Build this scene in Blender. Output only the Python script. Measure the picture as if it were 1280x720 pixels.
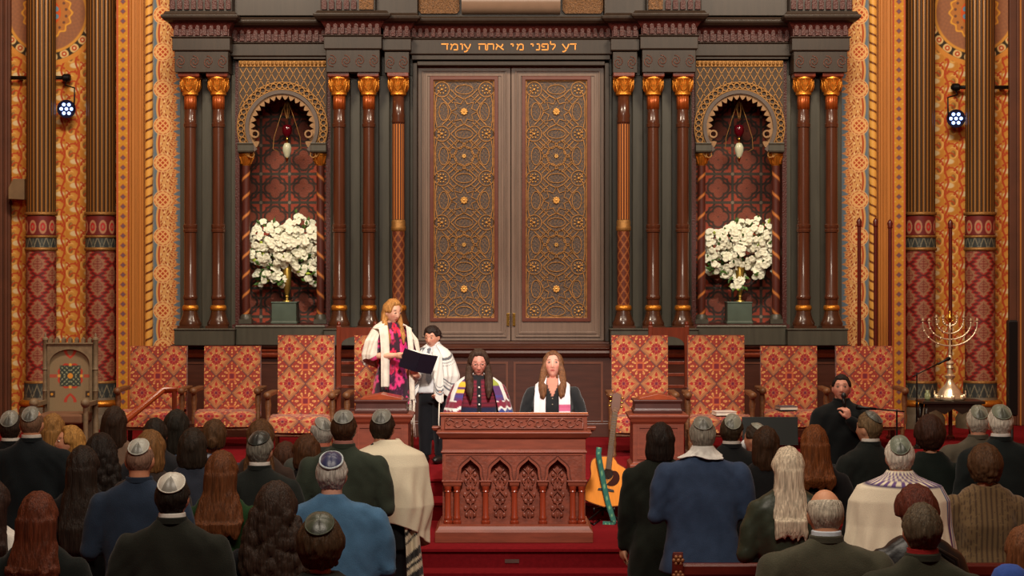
import bpy, math, random
import numpy as np
from math import sin, cos, pi, radians, sqrt, exp
from mathutils import Vector, Matrix, noise, Euler
random.seed(7)
for o in list(bpy.data.objects): bpy.data.objects.remove(o, do_unlink=True)
SC = bpy.context.scene
COL = SC.collection
# ------------------------------------------------------------------ camera
F = 2360.0; HZ = 2.7; HY = 341.0; CXP = 640.0
cam = bpy.data.cameras.new('camera'); camo = bpy.data.objects.new('camera', cam); COL.objects.link(camo)
camo.location = (0, 0, HZ); camo.rotation_euler = (pi/2, 0, 0)
cam.sensor_width = 36; cam.lens = 36*F/1280; cam.shift_y = -(360-HY)/1280; cam.clip_end = 200
SC.camera = camo
# ------------------------------------------------------------------ world, lamps, exposure
SC.view_settings.view_transform = 'Standard'; SC.view_settings.look = 'None'
SC.view_settings.gamma = 1; SC.view_settings.use_curve_mapping = False
SC.view_settings.exposure = 0.0
W = bpy.data.worlds.new('world'); SC.world = W; W.use_nodes = True
W.node_tree.nodes['Background'].inputs[0].default_value = (1.0, .86, .7, 1); W.node_tree.nodes['Background'].inputs[1].default_value = .05
def area(name, loc, target, size, power, color, sy=None, spread=180):
    l = bpy.data.lights.new(name, 'AREA'); l.shape = 'RECTANGLE'; l.size = size; l.size_y = sy or size
    l.energy = power; l.color = color; l.spread = radians(spread)
    o = bpy.data.objects.new(name, l); COL.objects.link(o); o.location = loc
    o.rotation_euler = (Vector(target)-Vector(loc)).to_track_quat('-Z', 'Y').to_euler(); return o
def spot(name, loc, target, power, color, ang, blend=.6, rad=.1):
    l = bpy.data.lights.new(name, 'SPOT'); l.energy = power; l.color = color; l.spot_size = radians(ang); l.spot_blend = blend; l.shadow_soft_size = rad
    o = bpy.data.objects.new(name, l); COL.objects.link(o); o.location = loc
    o.rotation_euler = (Vector(target)-Vector(loc)).to_track_quat('-Z', 'Y').to_euler(); return o
WARM = (1.0, .82, .62)
area('stage_key_light', (0, 5.5, 7.5), (0, 19, 1.8), 5, 430, (1, .86, .70), 1.2)  # unseen soft key aimed at the stage, no fixture modelled
area('nave_overhead_light', (0, 12, 9.5), (0, 12.5, 0), 6, 280, (1, .86, .68), 3.5)  # unseen overhead area light for the congregation, no fixture modelled
area('left_wall_wash', (-3.6, 16.5, 8.5), (-5.6, 24, 3.6), 2.2, 440, WARM, 1)
area('right_wall_wash', (3.6, 16.5, 8.5), (5.6, 24, 3.6), 2.2, 440, WARM, 1)
spot('flower_spot_left', (-2.0, 15.5, 7.2), (-2.66, 22.2, 3.0), 800, (1, .97, .9), 10)
spot('flower_spot_right', (2.0, 15.5, 7.2), (2.63, 22.2, 3.0), 800, (1, .97, .9), 10)
spot('pulpit_spot', (0.6, 7.5, 7.6), (-.2, 17.6, 1.6), 5200, (1, .93, .86), 27, .9, .3)
# ------------------------------------------------------------------ helpers
def PX(px, Y): return (px-CXP)*Y/F
def PZ(py, Y): return HZ-(py-HY)*Y/F
def lin(c):
    c = np.asarray(c, float)/255.0
    return np.where(c <= .04045, c/12.92, ((c+.055)/1.055)**2.4)
def tag(o, label=None, cat=None, group=None, kind=None):
    if label: o['label'] = label
    if cat: o['category'] = cat
    if group: o['group'] = group
    if kind: o['kind'] = kind
    return o
def thing(name, label, cat, loc=(0,0,0), rz=0, group=None):
    o = bpy.data.objects.new(name, None); COL.objects.link(o); o.location = loc; o.rotation_euler = (0,0,rz); o.empty_display_size = .1
    return tag(o, label, cat, group)
def part_empty(name, parent, loc=(0,0,0)):
    o = bpy.data.objects.new(name, None); COL.objects.link(o); o.parent = parent; o.location = loc; return o
def kids(o): return list(o.children)
def copy_tree(o, parent=None):
    ch = kids(o); c = o.copy(); COL.objects.link(c)
    if parent: c.parent = parent
    for k in ch: copy_tree(k, c)
    return c
MATS = {}
def mat(name, col, rough=.6, metal=0, var=.12, vs=8, bump=0, bs=40, stretch=(1,1,1), spec=.5, sheen=0, coat=0, emit=None, es=1, trans=0):
    if name in MATS: return MATS[name]
    m = bpy.data.materials.new(name); m.use_nodes = True; nt = m.node_tree; N = nt.nodes; L = nt.links
    b = N['Principled BSDF']; c = lin(col)
    b.inputs['Roughness'].default_value = rough; b.inputs['Metallic'].default_value = metal
    b.inputs['Specular IOR Level'].default_value = spec; b.inputs['Sheen Weight'].default_value = sheen
    b.inputs['Coat Weight'].default_value = coat; b.inputs['Transmission Weight'].default_value = trans
    tc = N.new('ShaderNodeTexCoord'); mp = N.new('ShaderNodeMapping'); mp.inputs['Scale'].default_value = stretch
    L.new(tc.outputs['Object'], mp.inputs[0])
    n = N.new('ShaderNodeTexNoise'); n.inputs['Scale'].default_value = vs; n.inputs['Detail'].default_value = 4
    L.new(mp.outputs[0], n.inputs['Vector'])
    r = N.new('ShaderNodeValToRGB'); r.color_ramp.elements[0].position = .3; r.color_ramp.elements[1].position = .7
    r.color_ramp.elements[0].color = (*np.clip(c*(1-var),0,1), 1); r.color_ramp.elements[1].color = (*np.clip(c*(1+var),0,1), 1)
    L.new(n.outputs['Fac'], r.inputs[0]); L.new(r.outputs[0], b.inputs['Base Color'])
    if bump:
        n2 = N.new('ShaderNodeTexNoise'); n2.inputs['Scale'].default_value = bs; n2.inputs['Detail'].default_value = 3
        L.new(mp.outputs[0], n2.inputs['Vector'])
        bp = N.new('ShaderNodeBump'); bp.inputs['Strength'].default_value = bump; bp.inputs['Distance'].default_value = .01
        L.new(n2.outputs['Fac'], bp.inputs['Height']); L.new(bp.outputs[0], b.inputs['Normal'])
    if emit is not None:
        b.inputs['Emission Color'].default_value = (*lin(emit), 1); b.inputs['Emission Strength'].default_value = es
    MATS[name] = m; return m
def amat(name, rough=.7, metal=0, bump=0, bs=60, stretch=(1,1,1), sheen=0, spec=.4, var=.1):
    """material whose colour comes from the painted pattern of the mesh"""
    if name in MATS: return MATS[name]
    m = bpy.data.materials.new(name); m.use_nodes = True; nt = m.node_tree; N = nt.nodes; L = nt.links
    b = N['Principled BSDF']; b.inputs['Roughness'].default_value = rough; b.inputs['Metallic'].default_value = metal
    b.inputs['Sheen Weight'].default_value = sheen; b.inputs['Specular IOR Level'].default_value = spec
    a = N.new('ShaderNodeAttribute'); a.attribute_name = 'pattern'
    tc = N.new('ShaderNodeTexCoord'); mp = N.new('ShaderNodeMapping'); mp.inputs['Scale'].default_value = stretch
    L.new(tc.outputs['Object'], mp.inputs[0])
    n = N.new('ShaderNodeTexNoise'); n.inputs['Scale'].default_value = bs; n.inputs['Detail'].default_value = 3; L.new(mp.outputs[0], n.inputs['Vector'])
    mr = N.new('ShaderNodeMapRange'); mr.inputs['To Min'].default_value = 1-var; mr.inputs['To Max'].default_value = 1+var
    L.new(n.outputs['Fac'], mr.inputs['Value'])
    mx = N.new('ShaderNodeVectorMath'); mx.operation = 'SCALE'; L.new(a.outputs['Color'], mx.inputs[0]); L.new(mr.outputs[0], mx.inputs['Scale'])
    L.new(mx.outputs[0], b.inputs['Base Color'])
    if bump:
        bp = N.new('ShaderNodeBump'); bp.inputs['Strength'].default_value = bump; bp.inputs['Distance'].default_value = .01
        L.new(n.outputs['Fac'], bp.inputs['Height']); L.new(bp.outputs[0], b.inputs['Normal'])
    MATS[name] = m; return m
def set_cols(me, cols):
    a = me.color_attributes.new('pattern', 'FLOAT_COLOR', 'POINT')
    c = np.ones((len(me.vertices), 4), np.float32); c[:, :3] = cols; a.data.foreach_set('color', c.ravel())
def rot_to(d):
    return Vector(d).to_track_quat('Z', 'Y').to_matrix()
class G:
    """collects faces of one mesh"""
    def __init__(s): s.v = []; s.f = []
    def add(s, v, f, M=None):
        b = len(s.v)
        if M is not None: v = [tuple(M @ Vector(p)) for p in v]
        s.v += [tuple(p) for p in v]; s.f += [tuple(i+b for i in q) for q in f]; return s
    def box(s, x0, x1, y0, y1, z0, z1, M=None):
        v = [(x0,y0,z0),(x1,y0,z0),(x1,y1,z0),(x0,y1,z0),(x0,y0,z1),(x1,y0,z1),(x1,y1,z1),(x0,y1,z1)]
        return s.add(v, [(0,3,2,1),(4,5,6,7),(0,1,5,4),(1,2,6,5),(2,3,7,6),(3,0,4,7)], M)
    def mold(s, x0, x1, y0, y1, prof, sides=True, M=None):
        """prof: (z, projection) pairs from bottom to top; rectangle grows by projection at the front and the ends"""
        v = []; f = []
        for z, p in prof:
            q = p if sides else 0
            v += [(x0-q, y0-p, z), (x1+q, y0-p, z), (x1+q, y1, z), (x0-q, y1, z)]
        n = len(prof)
        f.append((3,2,1,0)); f.append(tuple(4*(n-1)+i for i in range(4)))
        for i in range(n-1):
            for k in range(4): a = 4*i+k; b = 4*i+(k+1) % 4; f.append((a, b, b+4, a+4))
        return s.add(v, f, M)
    def lathe(s, prof, loc=(0,0,0), seg=20, M=None, flute=None, sx=1, sy=1):
        v = []; f = []; n = len(prof)
        for r, z in prof:
            for k in range(seg):
                a = 2*pi*k/seg; rr = r*(flute(a, z) if flute else 1)
                v.append((loc[0]+rr*cos(a)*sx, loc[1]+rr*sin(a)*sy, loc[2]+z))
        for i in range(n-1):
            for k in range(seg): a = i*seg+k; b = i*seg+(k+1) % seg; f.append((a, b, b+seg, a+seg))
        f.append(tuple(range(seg-1, -1, -1))); f.append(tuple((n-1)*seg+k for k in range(seg)))
        return s.add(v, f, M)
    def tube(s, pts, r, seg=8, closed=False, M=None):
        pts = [Vector(p) for p in pts]; n = len(pts); rr = r if hasattr(r, '__len__') else [r]*n
        v = []; f = []; up = None
        for i, p in enumerate(pts):
            if closed: t = pts[(i+1) % n]-pts[i-1]
            else: t = pts[min(i+1, n-1)]-pts[max(i-1, 0)]
            if t.length < 1e-9: t = Vector((0,0,1))
            t.normalize()
            if up is None: up = Vector((0,0,1)) if abs(t.z) < .9 else Vector((0,1,0))
            a = t.cross(up)
            if a.length < 1e-4: a = t.cross(Vector((1,.3,.2)))
            a.normalize(); b = a.cross(t).normalized(); up = b
            for k in range(seg): q = 2*pi*k/seg; v.append(tuple(p+a*(rr[i]*cos(q))+b*(rr[i]*sin(q))))
        for i in range(n if closed else n-1):
            for k in range(seg):
                a0 = i*seg+k; b0 = i*seg+(k+1) % seg; j = ((i+1) % n)*seg
                f.append((a0, b0, j+(k+1) % seg, j+k))
        if not closed: f.append(tuple(range(seg-1, -1, -1))); f.append(tuple((n-1)*seg+k for k in range(seg)))
        return s.add(v, f, M)
    def ell(s, c, r, seg=12, rings=8, M=None):
        v = [(c[0], c[1], c[2]-r[2])]; f = []
        for i in range(1, rings):
            t = pi*i/rings
            for k in range(seg): a = 2*pi*k/seg; v.append((c[0]+r[0]*sin(t)*cos(a), c[1]+r[1]*sin(t)*sin(a), c[2]-r[2]*cos(t)))
        v.append((c[0], c[1], c[2]+r[2])); e = len(v)-1
        for k in range(seg): f.append((0, 1+(k+1) % seg, 1+k)); f.append((e, e-seg+k, e-seg+(k+1) % seg))
        for i in range(rings-2):
            for k in range(seg): a = 1+i*seg+k; b = 1+i*seg+(k+1) % seg; f.append((a, b, b+seg, a+seg))
        return s.add(v, f, M)
    def prism(s, out, y0, y1, M=None):
        """outline of (x, z) points, convex or simple, extruded from y0 to y1"""
        n = len(out); v = [(x, y0, z) for x, z in out]+[(x, y1, z) for x, z in out]
        f = [tuple(range(n)), tuple(range(2*n-1, n-1, -1))]+[(i, i+n, (i+1) % n+n, (i+1) % n) for i in range(n)]
        return s.add(v, f, M)
    def strip(s, inner, outer, y0, y1, M=None, closed=False):
        """band between two equally long (x, z) lines, extruded in y"""
        n = len(inner); v = []
        for a, b in zip(inner, outer): v += [(a[0],y0,a[1]), (b[0],y0,b[1]), (b[0],y1,b[1]), (a[0],y1,a[1])]
        f = []
        for i in range(n if closed else n-1):
            j = (i+1) % n
            for k in range(4): f.append((4*i+k, 4*i+(k+1) % 4, 4*j+(k+1) % 4, 4*j+k))
        if not closed: f += [(0,3,2,1), tuple(4*(n-1)+k for k in range(4))]
        return s.add(v, f, M)
    def ribbon(s, pts, w, y0, y1, closed=False, M=None):
        n = len(pts); a = []; b = []
        for i in range(n):
            if closed: p = pts[i-1]; q = pts[(i+1) % n]
            else: p = pts[max(i-1,0)]; q = pts[min(i+1,n-1)]
            dx, dz = q[0]-p[0], q[1]-p[1]; l = sqrt(dx*dx+dz*dz) or 1
            nx, nz = -dz/l*w/2, dx/l*w/2
            a.append((pts[i][0]+nx, pts[i][1]+nz)); b.append((pts[i][0]-nx, pts[i][1]-nz))
        return s.strip(a, b, y0, y1, M, closed)
    def build(s, name, m, parent=None, smooth=False, bevel=0, cols=None, loc=None):
        me = bpy.data.meshes.new(name); me.from_pydata(s.v, [], s.f); me.update()
        if m: me.materials.append(m)
        if smooth: me.shade_smooth() if hasattr(me, 'shade_smooth') else None
        o = bpy.data.objects.new(name, me); COL.objects.link(o)
        if parent: o.parent = parent
        if loc: o.location = loc
        if bevel:
            b = o.modifiers.new('bevel', 'BEVEL'); b.width = bevel; b.segments = 2; b.limit_method = 'ANGLE'; b.angle_limit = radians(40); b.harden_normals = False
        if smooth == 'auto':
            me.shade_smooth(); me.set_sharp_from_angle(angle=radians(35))
        return o
def grid_mesh(name, xs, zs, pos, fn, m, parent=None, close=False, smooth=True, uv=None):
    """grid over parameters xs, zs; pos(U,V)->x,y,z arrays; fn(U,V)->rgb arrays in 0..255"""
    U, V = np.meshgrid(xs, zs); X, Y, Z = pos(U, V)
    nv = U.size; nx = len(xs); nz = len(zs)
    idx = np.arange(nv).reshape(nz, nx)
    if close: idx = np.concatenate([idx, idx[:, :1]], 1)
    f = np.stack([idx[:-1, :-1], idx[:-1, 1:], idx[1:, 1:], idx[1:, :-1]], -1).reshape(-1, 4)
    me = bpy.data.meshes.new(name)
    me.vertices.add(nv); me.vertices.foreach_set('co', np.stack([X, Y, Z], -1).astype(np.float32).ravel())
    me.loops.add(f.size); me.loops.foreach_set('vertex_index', f.astype(np.int32).ravel())
    me.polygons.add(len(f)); me.polygons.foreach_set('loop_start', np.arange(0, f.size, 4, dtype=np.int32))
    me.polygons.foreach_set('loop_total', np.full(len(f), 4, np.int32))
    me.update(calc_edges=True); me.validate()
    if fn is not None: set_cols(me, lin(np.clip(np.stack(fn(U, V), -1), 0, 255)).reshape(-1, 3))
    me.materials.append(m)
    if smooth: me.shade_smooth()
    o = bpy.data.objects.new(name, me); COL.objects.link(o)
    if parent: o.parent = parent
    return o
def sst(a, b, x):
    t = np.clip((x-a)/(b-a+1e-12), 0, 1); return t*t*(3-2*t)
class Pt:
    """layered painter: start with a base colour, lay masks over it"""
    def __init__(s, shape, col): s.c = [np.full(shape, float(k)) for k in col]
    def over(s, m, col):
        for i in range(3): s.c[i] = s.c[i]*(1-m)+col[i]*m
        return s
def hsh(a, b): 
    t = np.sin(a*127.1+b*311.7)*43758.5453; return t-np.floor(t)
def arc(cx, cz, r, a0, a1, n=24, rz=None):
    rz = rz or r
    return [(cx+r*cos(radians(a0+(a1-a0)*i/n)), cz+rz*sin(radians(a0+(a1-a0)*i/n))) for i in range(n+1)]
# ------------------------------------------------------------------ materials
M_CARPET = mat('red_carpet', (118,22,28), .95, var=.12, vs=30, bump=.3, bs=200, spec=.05)
M_DARKW = mat('dark_ark_wood', (48,37,28), .42, var=.18, vs=5, stretch=(6,6,.6), bump=.05, bs=30)
M_GREYW = mat('grey_green_ark_wood', (72,70,60), .4, var=.15, vs=4, stretch=(5,5,.5), bump=.05, bs=30)
M_DOORW = mat('grey_purple_door_wood', (124,103,90), .36, var=.14, vs=5, stretch=(6,6,.5), bump=.05, bs=30)
M_REDW = mat('red_mahogany', (112,46,26), .28, var=.22, vs=6, stretch=(5,5,.7), bump=.04, bs=30, coat=.3)
M_REDW2 = mat('dark_red_carved_wood', (72,26,21), .45, var=.3, vs=40, bump=.8, bs=60)
M_BASEW = mat('dark_brown_base_wood', (72,38,27), .36, var=.2, vs=5, stretch=(.7,5,5), bump=.04, bs=30)
M_COLW = mat('column_red_brown', (82,44,28), .26, var=.2, vs=5, stretch=(6,6,.5), coat=.3)
M_GOLD = mat('gilding', (214,140,50), .38, metal=.75, var=.2, vs=25, bump=.3, bs=90)
M_GOLDD = mat('dull_gilding', (158,114,60), .5, metal=.5, var=.25, vs=30, bump=.3, bs=90)
M_BRASS = mat('polished_brass', (205,165,80), .22, metal=1, var=.1, vs=15)
M_CARVE = mat('carved_brown_wood', (98,58,44), .45, var=.35, vs=60, bump=1.0, bs=70)
M_PANELD = mat('dark_carved_panel', (70,58,58), .42, var=.45, vs=50, bump=1.0, bs=60)
M_ORANGE = mat('ochre_paint', (192,122,48), .55, var=.1, vs=3, stretch=(8,8,.4))
M_BROWNP = mat('brown_paint', (96,52,30), .6, var=.15, vs=4)
M_PLASTER = mat('ochre_plaster', (170,110,60), .9, var=.08, vs=3, bump=.1, bs=30)
M_BLACK = mat('black_metal', (16,16,17), .4, metal=.3, var=.1)
A_WALL = amat('painted_wall', .75, bump=.06, bs=80)
A_COL = amat('painted_column', .5, bump=.05, bs=80)
A_FAB = amat('woven_upholstery', .85, bump=.25, bs=220, sheen=.25, var=.15)
A_PANEL = amat('carved_panel', .45, bump=.5, bs=90, var=.25)

# ------------------------------------------------------------------ room shell
def struct(g, name, m, **k): return tag(g.build(name, m, **k), kind='structure')
g = G(); g.box(-9, 9, -3, 24.2, -.12, 0); struct(g, 'floor', M_CARPET)
g = G(); g.box(-9, 9, -3, 24.2, 12, 12.2); struct(g, 'ceiling', M_PLASTER)
g = G(); g.box(-9, 9, 24, 24.2, 0, 12); struct(g, 'wall_back', M_PLASTER)
g = G(); g.box(-9.2, -9, -3, 24.2, 0, 12); struct(g, 'wall_left', M_PLASTER)
g = G(); g.box(9, 9.2, -3, 24.2, 0, 12); struct(g, 'wall_right', M_PLASTER)
g = G(); g.box(-9.2, 9.2, -3.2, -3, 0, 12); struct(g, 'wall_front', M_PLASTER)
# carpeted platforms and steps
FZ = .79; PZL = .45
def tread(y0, z, n):
    g = G(); g.mold(-5.4, 5.4, y0+.03, 23.99, [(0,0),(z-.035,0),(z-.03,.03),(z-.008,.03),(z,.02)], sides=False)
    struct(g, 'trim_%d' % n, M_CARPET)
tread(14.95, .145, 1); tread(15.19, .29, 2); tread(15.43, .45, 3); tread(17.13, .62, 4)
g = G(); g.mold(-8.99, 8.99, 17.60, 23.99, [(0,0),(FZ-.035,0),(FZ-.03,.03),(FZ-.008,.03),(FZ,.02)], sides=False); struct(g, 'trim_5', M_CARPET)
g = G(); g.box(-.058, .058, 15.452, 15.458, .325, .355); tag(g.build('floor_outlet_plate', mat('steel_plate', (150,140,130), .3, metal=.8)), 'small pale metal plate on the step riser below the big pulpit', 'plate')

# ------------------------------------------------------------------ painted walls either side of the ark
def wallpaper(U, V):
    """ochre ground, curling red stems with cream and brown leaves"""
    k = 23.7/F; u = U/k/18.0; v = V/k/30.0
    p = Pt(U.shape, (208,136,48)); col = np.floor(u); a = (u-col)*18; vv = v+col*.35; b = (vv-np.floor(vv))*30
    wob = lambda cx, cy, r, x=1, y=1: np.hypot((((a-cx+9) % 18)-9)/x, (((b-cy+15) % 30)-15)/y)-r
    p.over(.55*(1-sst(-1.5,1.5,wob(11,15,8,1,1.25))), (228,164,78))
    p.over(.95*(1-sst(-1.2,1.2,wob(7,3,4.2,1.35,.8))), (236,212,164)); p.over(.8*(1-sst(-1,1,wob(15,24,2.6,1.2,1))), (232,200,146))
    d = wob(11,14,5.6,1,1.2); p.over(.9*(1-sst(.3,1.3,np.abs(d)))*sst(-3,1,a-9), (242,190,104))
    p.over(1-sst(-.9,.9,wob(11.6,12.5,3.3,.85,1.3)), (148,100,48)); p.over(.8*(1-sst(-.7,.7,wob(11.0,14.2,1.6,.8,1.3))), (190,140,72))
    X = 3.2+2.2*np.sin(2*pi*b/30); p.over(1-sst(.7,1.7,np.abs(a-X)), (190,72,28))
    for cx, cy, r, lo in ((9,17,8.2,17),(8,8,5.5,9),(0,22,4.5,22)):
        p.over((1-sst(.5,1.3,np.abs(wob(cx,cy,r))))*(((b-lo+30) % 30) < 10), (196,78,30))
    for cx, cy in ((13,22),(16,19),(6,26),(2,10)): p.over(1-sst(-.5,.6,wob(cx,cy,1.3)), (190,74,30))
    return p.c
ROS = {-1: (59.0, 16.0), 1: (1218.0, 16.0)}
def side_wall(s):
    Y = 23.7
    x0, x1 = (PX(10,Y), PX(150,Y)) if s < 0 else (PX(1127,Y), PX(1268,Y))
    z0, z1 = FZ, PZ(-40,Y)
    rx, rz = PX(ROS[s][0],Y), PZ(ROS[s][1],Y)
    k = Y/F
    def fn(U, V):
        c = wallpaper(U*s, V); p = Pt(U.shape, (0,0,0)); p.c = [a.copy() for a in c]
        r = np.hypot(U-rx, V-rz)/k; a = np.arctan2(V-rz, U-rx)
        ins = lambda R: 1-sst(R-.8, R+.8, r)
        p.over(ins(66), (226,150,62)); p.over(ins(60), (60,48,30))
        n = 24; af = (a*n/(2*pi)) % 1-.5; d = np.hypot(af*2*pi*55.5/n, r-55.5)
        bead = ins(60)*(1-ins(51))
        p.over(bead*(1-sst(5.2,6.2,d)), (236,196,130)); p.over(bead*(1-sst(2.8,3.6,d)), (200,84,40)); p.over(bead*(1-sst(1,1.8,d)), (240,214,160))
        p.over(ins(51), (228,160,66)); p.over(ins(47.5), (170,112,76)); p.over(ins(46)*.35*(.5+.5*np.sin(a*40)*np.sin(r*.9)), (128,90,74))
        w = 31+1.6*np.cos(a*16); p.over(1-sst(w-.8,w+.8,r), (240,172,64)); p.over(1-sst(w-3,w-2,r), (196,126,62))
        p.over((1-sst(w-3,w-2,r))*(1-sst(1.2,2.2,np.hypot(((a*18/(2*pi))%1-.5)*8, r-24))), (120,80,60))
        p.over(ins(17), (226,96,40)); d2 = np.hypot(((a*8/(2*pi))%1-.5)*8, (r-12)*.8); p.over(ins(17)*(1-sst(2.2,3.2,d2)), (110,160,190))
        p.over(ins(7.5), (150,60,40)); p.over(ins(4), (120,170,190))
        return p.c
    o = grid_mesh('wall_painting', np.arange(x0, x1, .0055), np.arange(z0, z1, .0062), lambda U, V: (U, np.full(U.shape, Y), V), fn, A_WALL)
    o.name = 'trim_%d' % (6 if s < 0 else 7); tag(o, kind='structure')
side_wall(-1); side_wall(1)

def damask(U, V):
    """ogee leaves on dark red; U in cells across (period 1), V in cells up (period 1)"""
    p = Pt(U.shape, (96,36,32))
    for off in (0, .5):
        u = (U+off) % 1-.5; v = (V+off) % 1-.5
        w = .30*np.clip(1-(np.abs(v)/.47)**1.3, 0, 1)+.045*np.cos(v*38)*(np.abs(v) < .36)
        d = np.abs(u)-w
        on = np.abs(v) < .47
        p.over(on*(1-sst(.015,.07,d)), (160,40,38)); p.over(on*(1-sst(-.045,-.01,d)), (160,112,84))
        p.over(on*(1-sst(-.2,-.14,d+.0)) * (.5+.5*np.cos(v*60)), (128,52,44))
        p.over(on*.7*(1-sst(.006,.02,np.abs(u)))*(np.abs(v) < .3), (110,44,38))
        f = np.abs(np.abs(u)-.14*np.cos(v*6))
        p.over(on*.6*(1-sst(.008,.022,f))*(d < -.03), (112,60,50))
    return p.c
def pillar(x, label):
    Y = 23.3; R = .183; k = Y/F
    c = thing('painted_column', label, 'column', (PX(x,Y), Y, FZ), 0, 'painted columns beside the ark')
    z = lambda py: PZ(py,Y)-FZ
    # fluted upper shaft
    nf = 22
    def flp(A, V): 
        r = R*.97*(1-.045*(.5+.5*np.cos(A*nf)))
        return r*np.sin(A), -r*np.cos(A), V
    def flc(A, V):
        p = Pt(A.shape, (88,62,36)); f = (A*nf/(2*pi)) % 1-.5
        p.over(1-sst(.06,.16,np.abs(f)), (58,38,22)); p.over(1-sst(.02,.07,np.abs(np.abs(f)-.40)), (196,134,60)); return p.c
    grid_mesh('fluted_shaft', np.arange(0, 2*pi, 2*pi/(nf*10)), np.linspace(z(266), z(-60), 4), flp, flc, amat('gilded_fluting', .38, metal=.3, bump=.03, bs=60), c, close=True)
    def cyl(A, V): return R*np.sin(A), -R*np.cos(A), V
    A0 = np.arange(0, 2*pi, 2*pi/150)
    per = 2*pi/3
    grid_mesh('damask_shaft', A0, np.arange(z(476), z(312), .0075), cyl, lambda A, V: damask(A/per+(0.0), (V-z(330))/(28.5*k)), A_COL, c, close=True)
    def band1(A, V):
        p = Pt(A.shape, (110,34,32)); u = (A*9/(2*pi)) % 1-.5; v = (V-z(284))/(10*k)
        d = np.hypot(u*2, v*.9); p.over(1-sst(.10,.2,np.abs(d-.62)), (178,130,96)); p.over(1-sst(.2,.3,d), (168,110,84)); p.over(1-sst(.07,.16,np.abs(d-.34)), (186,36,40)); return p.c
    grid_mesh('red_band', A0, np.arange(z(294), z(270), .0075), cyl, band1, A_COL, c, close=True)
    def band2(A, V):
        p = Pt(A.shape, (52,58,58)); u = (A*11/(2*pi)) % 1-.5; v = (V-z(303))/(7*k)
        p.over(1-sst(.08,.2,np.abs(np.abs(u)*2.6-.75-v*.6)), (134,128,104)); p.over(1-sst(.05,.15,np.abs(np.abs(u)*2.6-.2+v*.4)), (100,104,92)); return p.c
    grid_mesh('blue_grey_band', A0, np.arange(z(310), z(297), .0075), lambda A, V: (R*1.03*np.sin(A), -R*1.03*np.cos(A), V), band2, A_COL, c, close=True)
    g = G()
    for a, b, e in ((270,265,1.08),(298,294,1.07),(314,309,1.08),(480,475,1.1)):
        g.lathe([(R*.9,z(a)),(R*e,z(a)+.006),(R*(e+.02),(z(a)+z(b))/2),(R*e,z(b)-.006),(R*.9,z(b))], seg=36)
    g.build('gilt_rings', M_GOLDD, c, smooth=True)
    grid_mesh('base_band', A0, np.arange(z(496), z(478), .0075), lambda A, V: (R*1.12*np.sin(A), -R*1.12*np.cos(A), V), lambda A, V: band2(A, V+z(303)-z(487)), A_COL, c, close=True)
    g = G(); g.lathe([(R*1.62,0),(R*1.62,.12),(R*1.5,.16),(R*1.45,z(516)),(R*1.45,z(512)),(R*1.2,z(500)),(R*1.1,z(495)),(.05,z(495))], seg=36)
    g.build('column_base', mat('grey_brown_stone', (98,86,68), .6, var=.2, vs=12), c, smooth='auto')
    g = G(); g.lathe([(R*1.40,z(507)),(R*1.47,z(505)),(R*1.47,z(502)),(R*1.3,z(499)),(.1,z(499))], seg=36); g.build('base_ring', M_GOLD, c, smooth=True)
pillar(51.5, 'painted column at far left, outermost, beside the carved throne')
pillar(126, 'painted column on the left between the carved throne and the ark')
pillar(1150.5, 'painted column on the right nearer the ark, left of the menorah')
pillar(1225, 'painted column at far right, right of the menorah')

# jamb mouldings between columns and ark
def mirror(px): return 2*638.7-px
def vstrip(s, a, b, Y, fn, n, res=.0055, dep=None):
    x0, x1 = (PX(a,Y), PX(b,Y)) if s < 0 else (PX(mirror(b),Y), PX(mirror(a),Y))
    def f2(U, V):
        t = (U-x0)/(x1-x0); t = t if s < 0 else 1-t
        return fn(t, V/(Y/F))
    o = grid_mesh('jamb', np.linspace(x0, x1, int((x1-x0)/res)+2), np.arange(FZ, 6.4, .006), lambda U, V: (U, np.full(U.shape, Y-.001), V), f2, A_WALL)
    o.name = 'trim_%d' % n; tag(o, kind='structure')
    g = G(); g.box(x0, x1, Y, 23.99, FZ, 6.4); struct(g, 'trim_%d' % (n+1), M_ORANGE)
def diamonds(t, v):
    p = Pt(t.shape, (214,124,46)); p.over(1-sst(.03,.08,np.abs(t-.08)), (186,84,60)); p.over(1-sst(.03,.08,np.abs(t-.92)), (186,84,60))
    p.over(sst(.13,.18,t)*(1-sst(.82,.87,t)), (206,146,42))
    f = (v/12.2) % 1-.5; d = np.abs((t-.5)*1.3)+np.abs(f)*.95
    p.over(1-sst(.28,.36,d), (176,96,62)); p.over(1-sst(.18,.26,d), (112,84,92)); p.over(.6*(1-sst(.04,.09,d)), (150,110,110))
    d = np.hypot(np.abs(t-.5)-.28, (np.abs(f)-.5)*.8); p.over(.8*(1-sst(.05,.1,d)), (226,176,90)); return p.c
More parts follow.
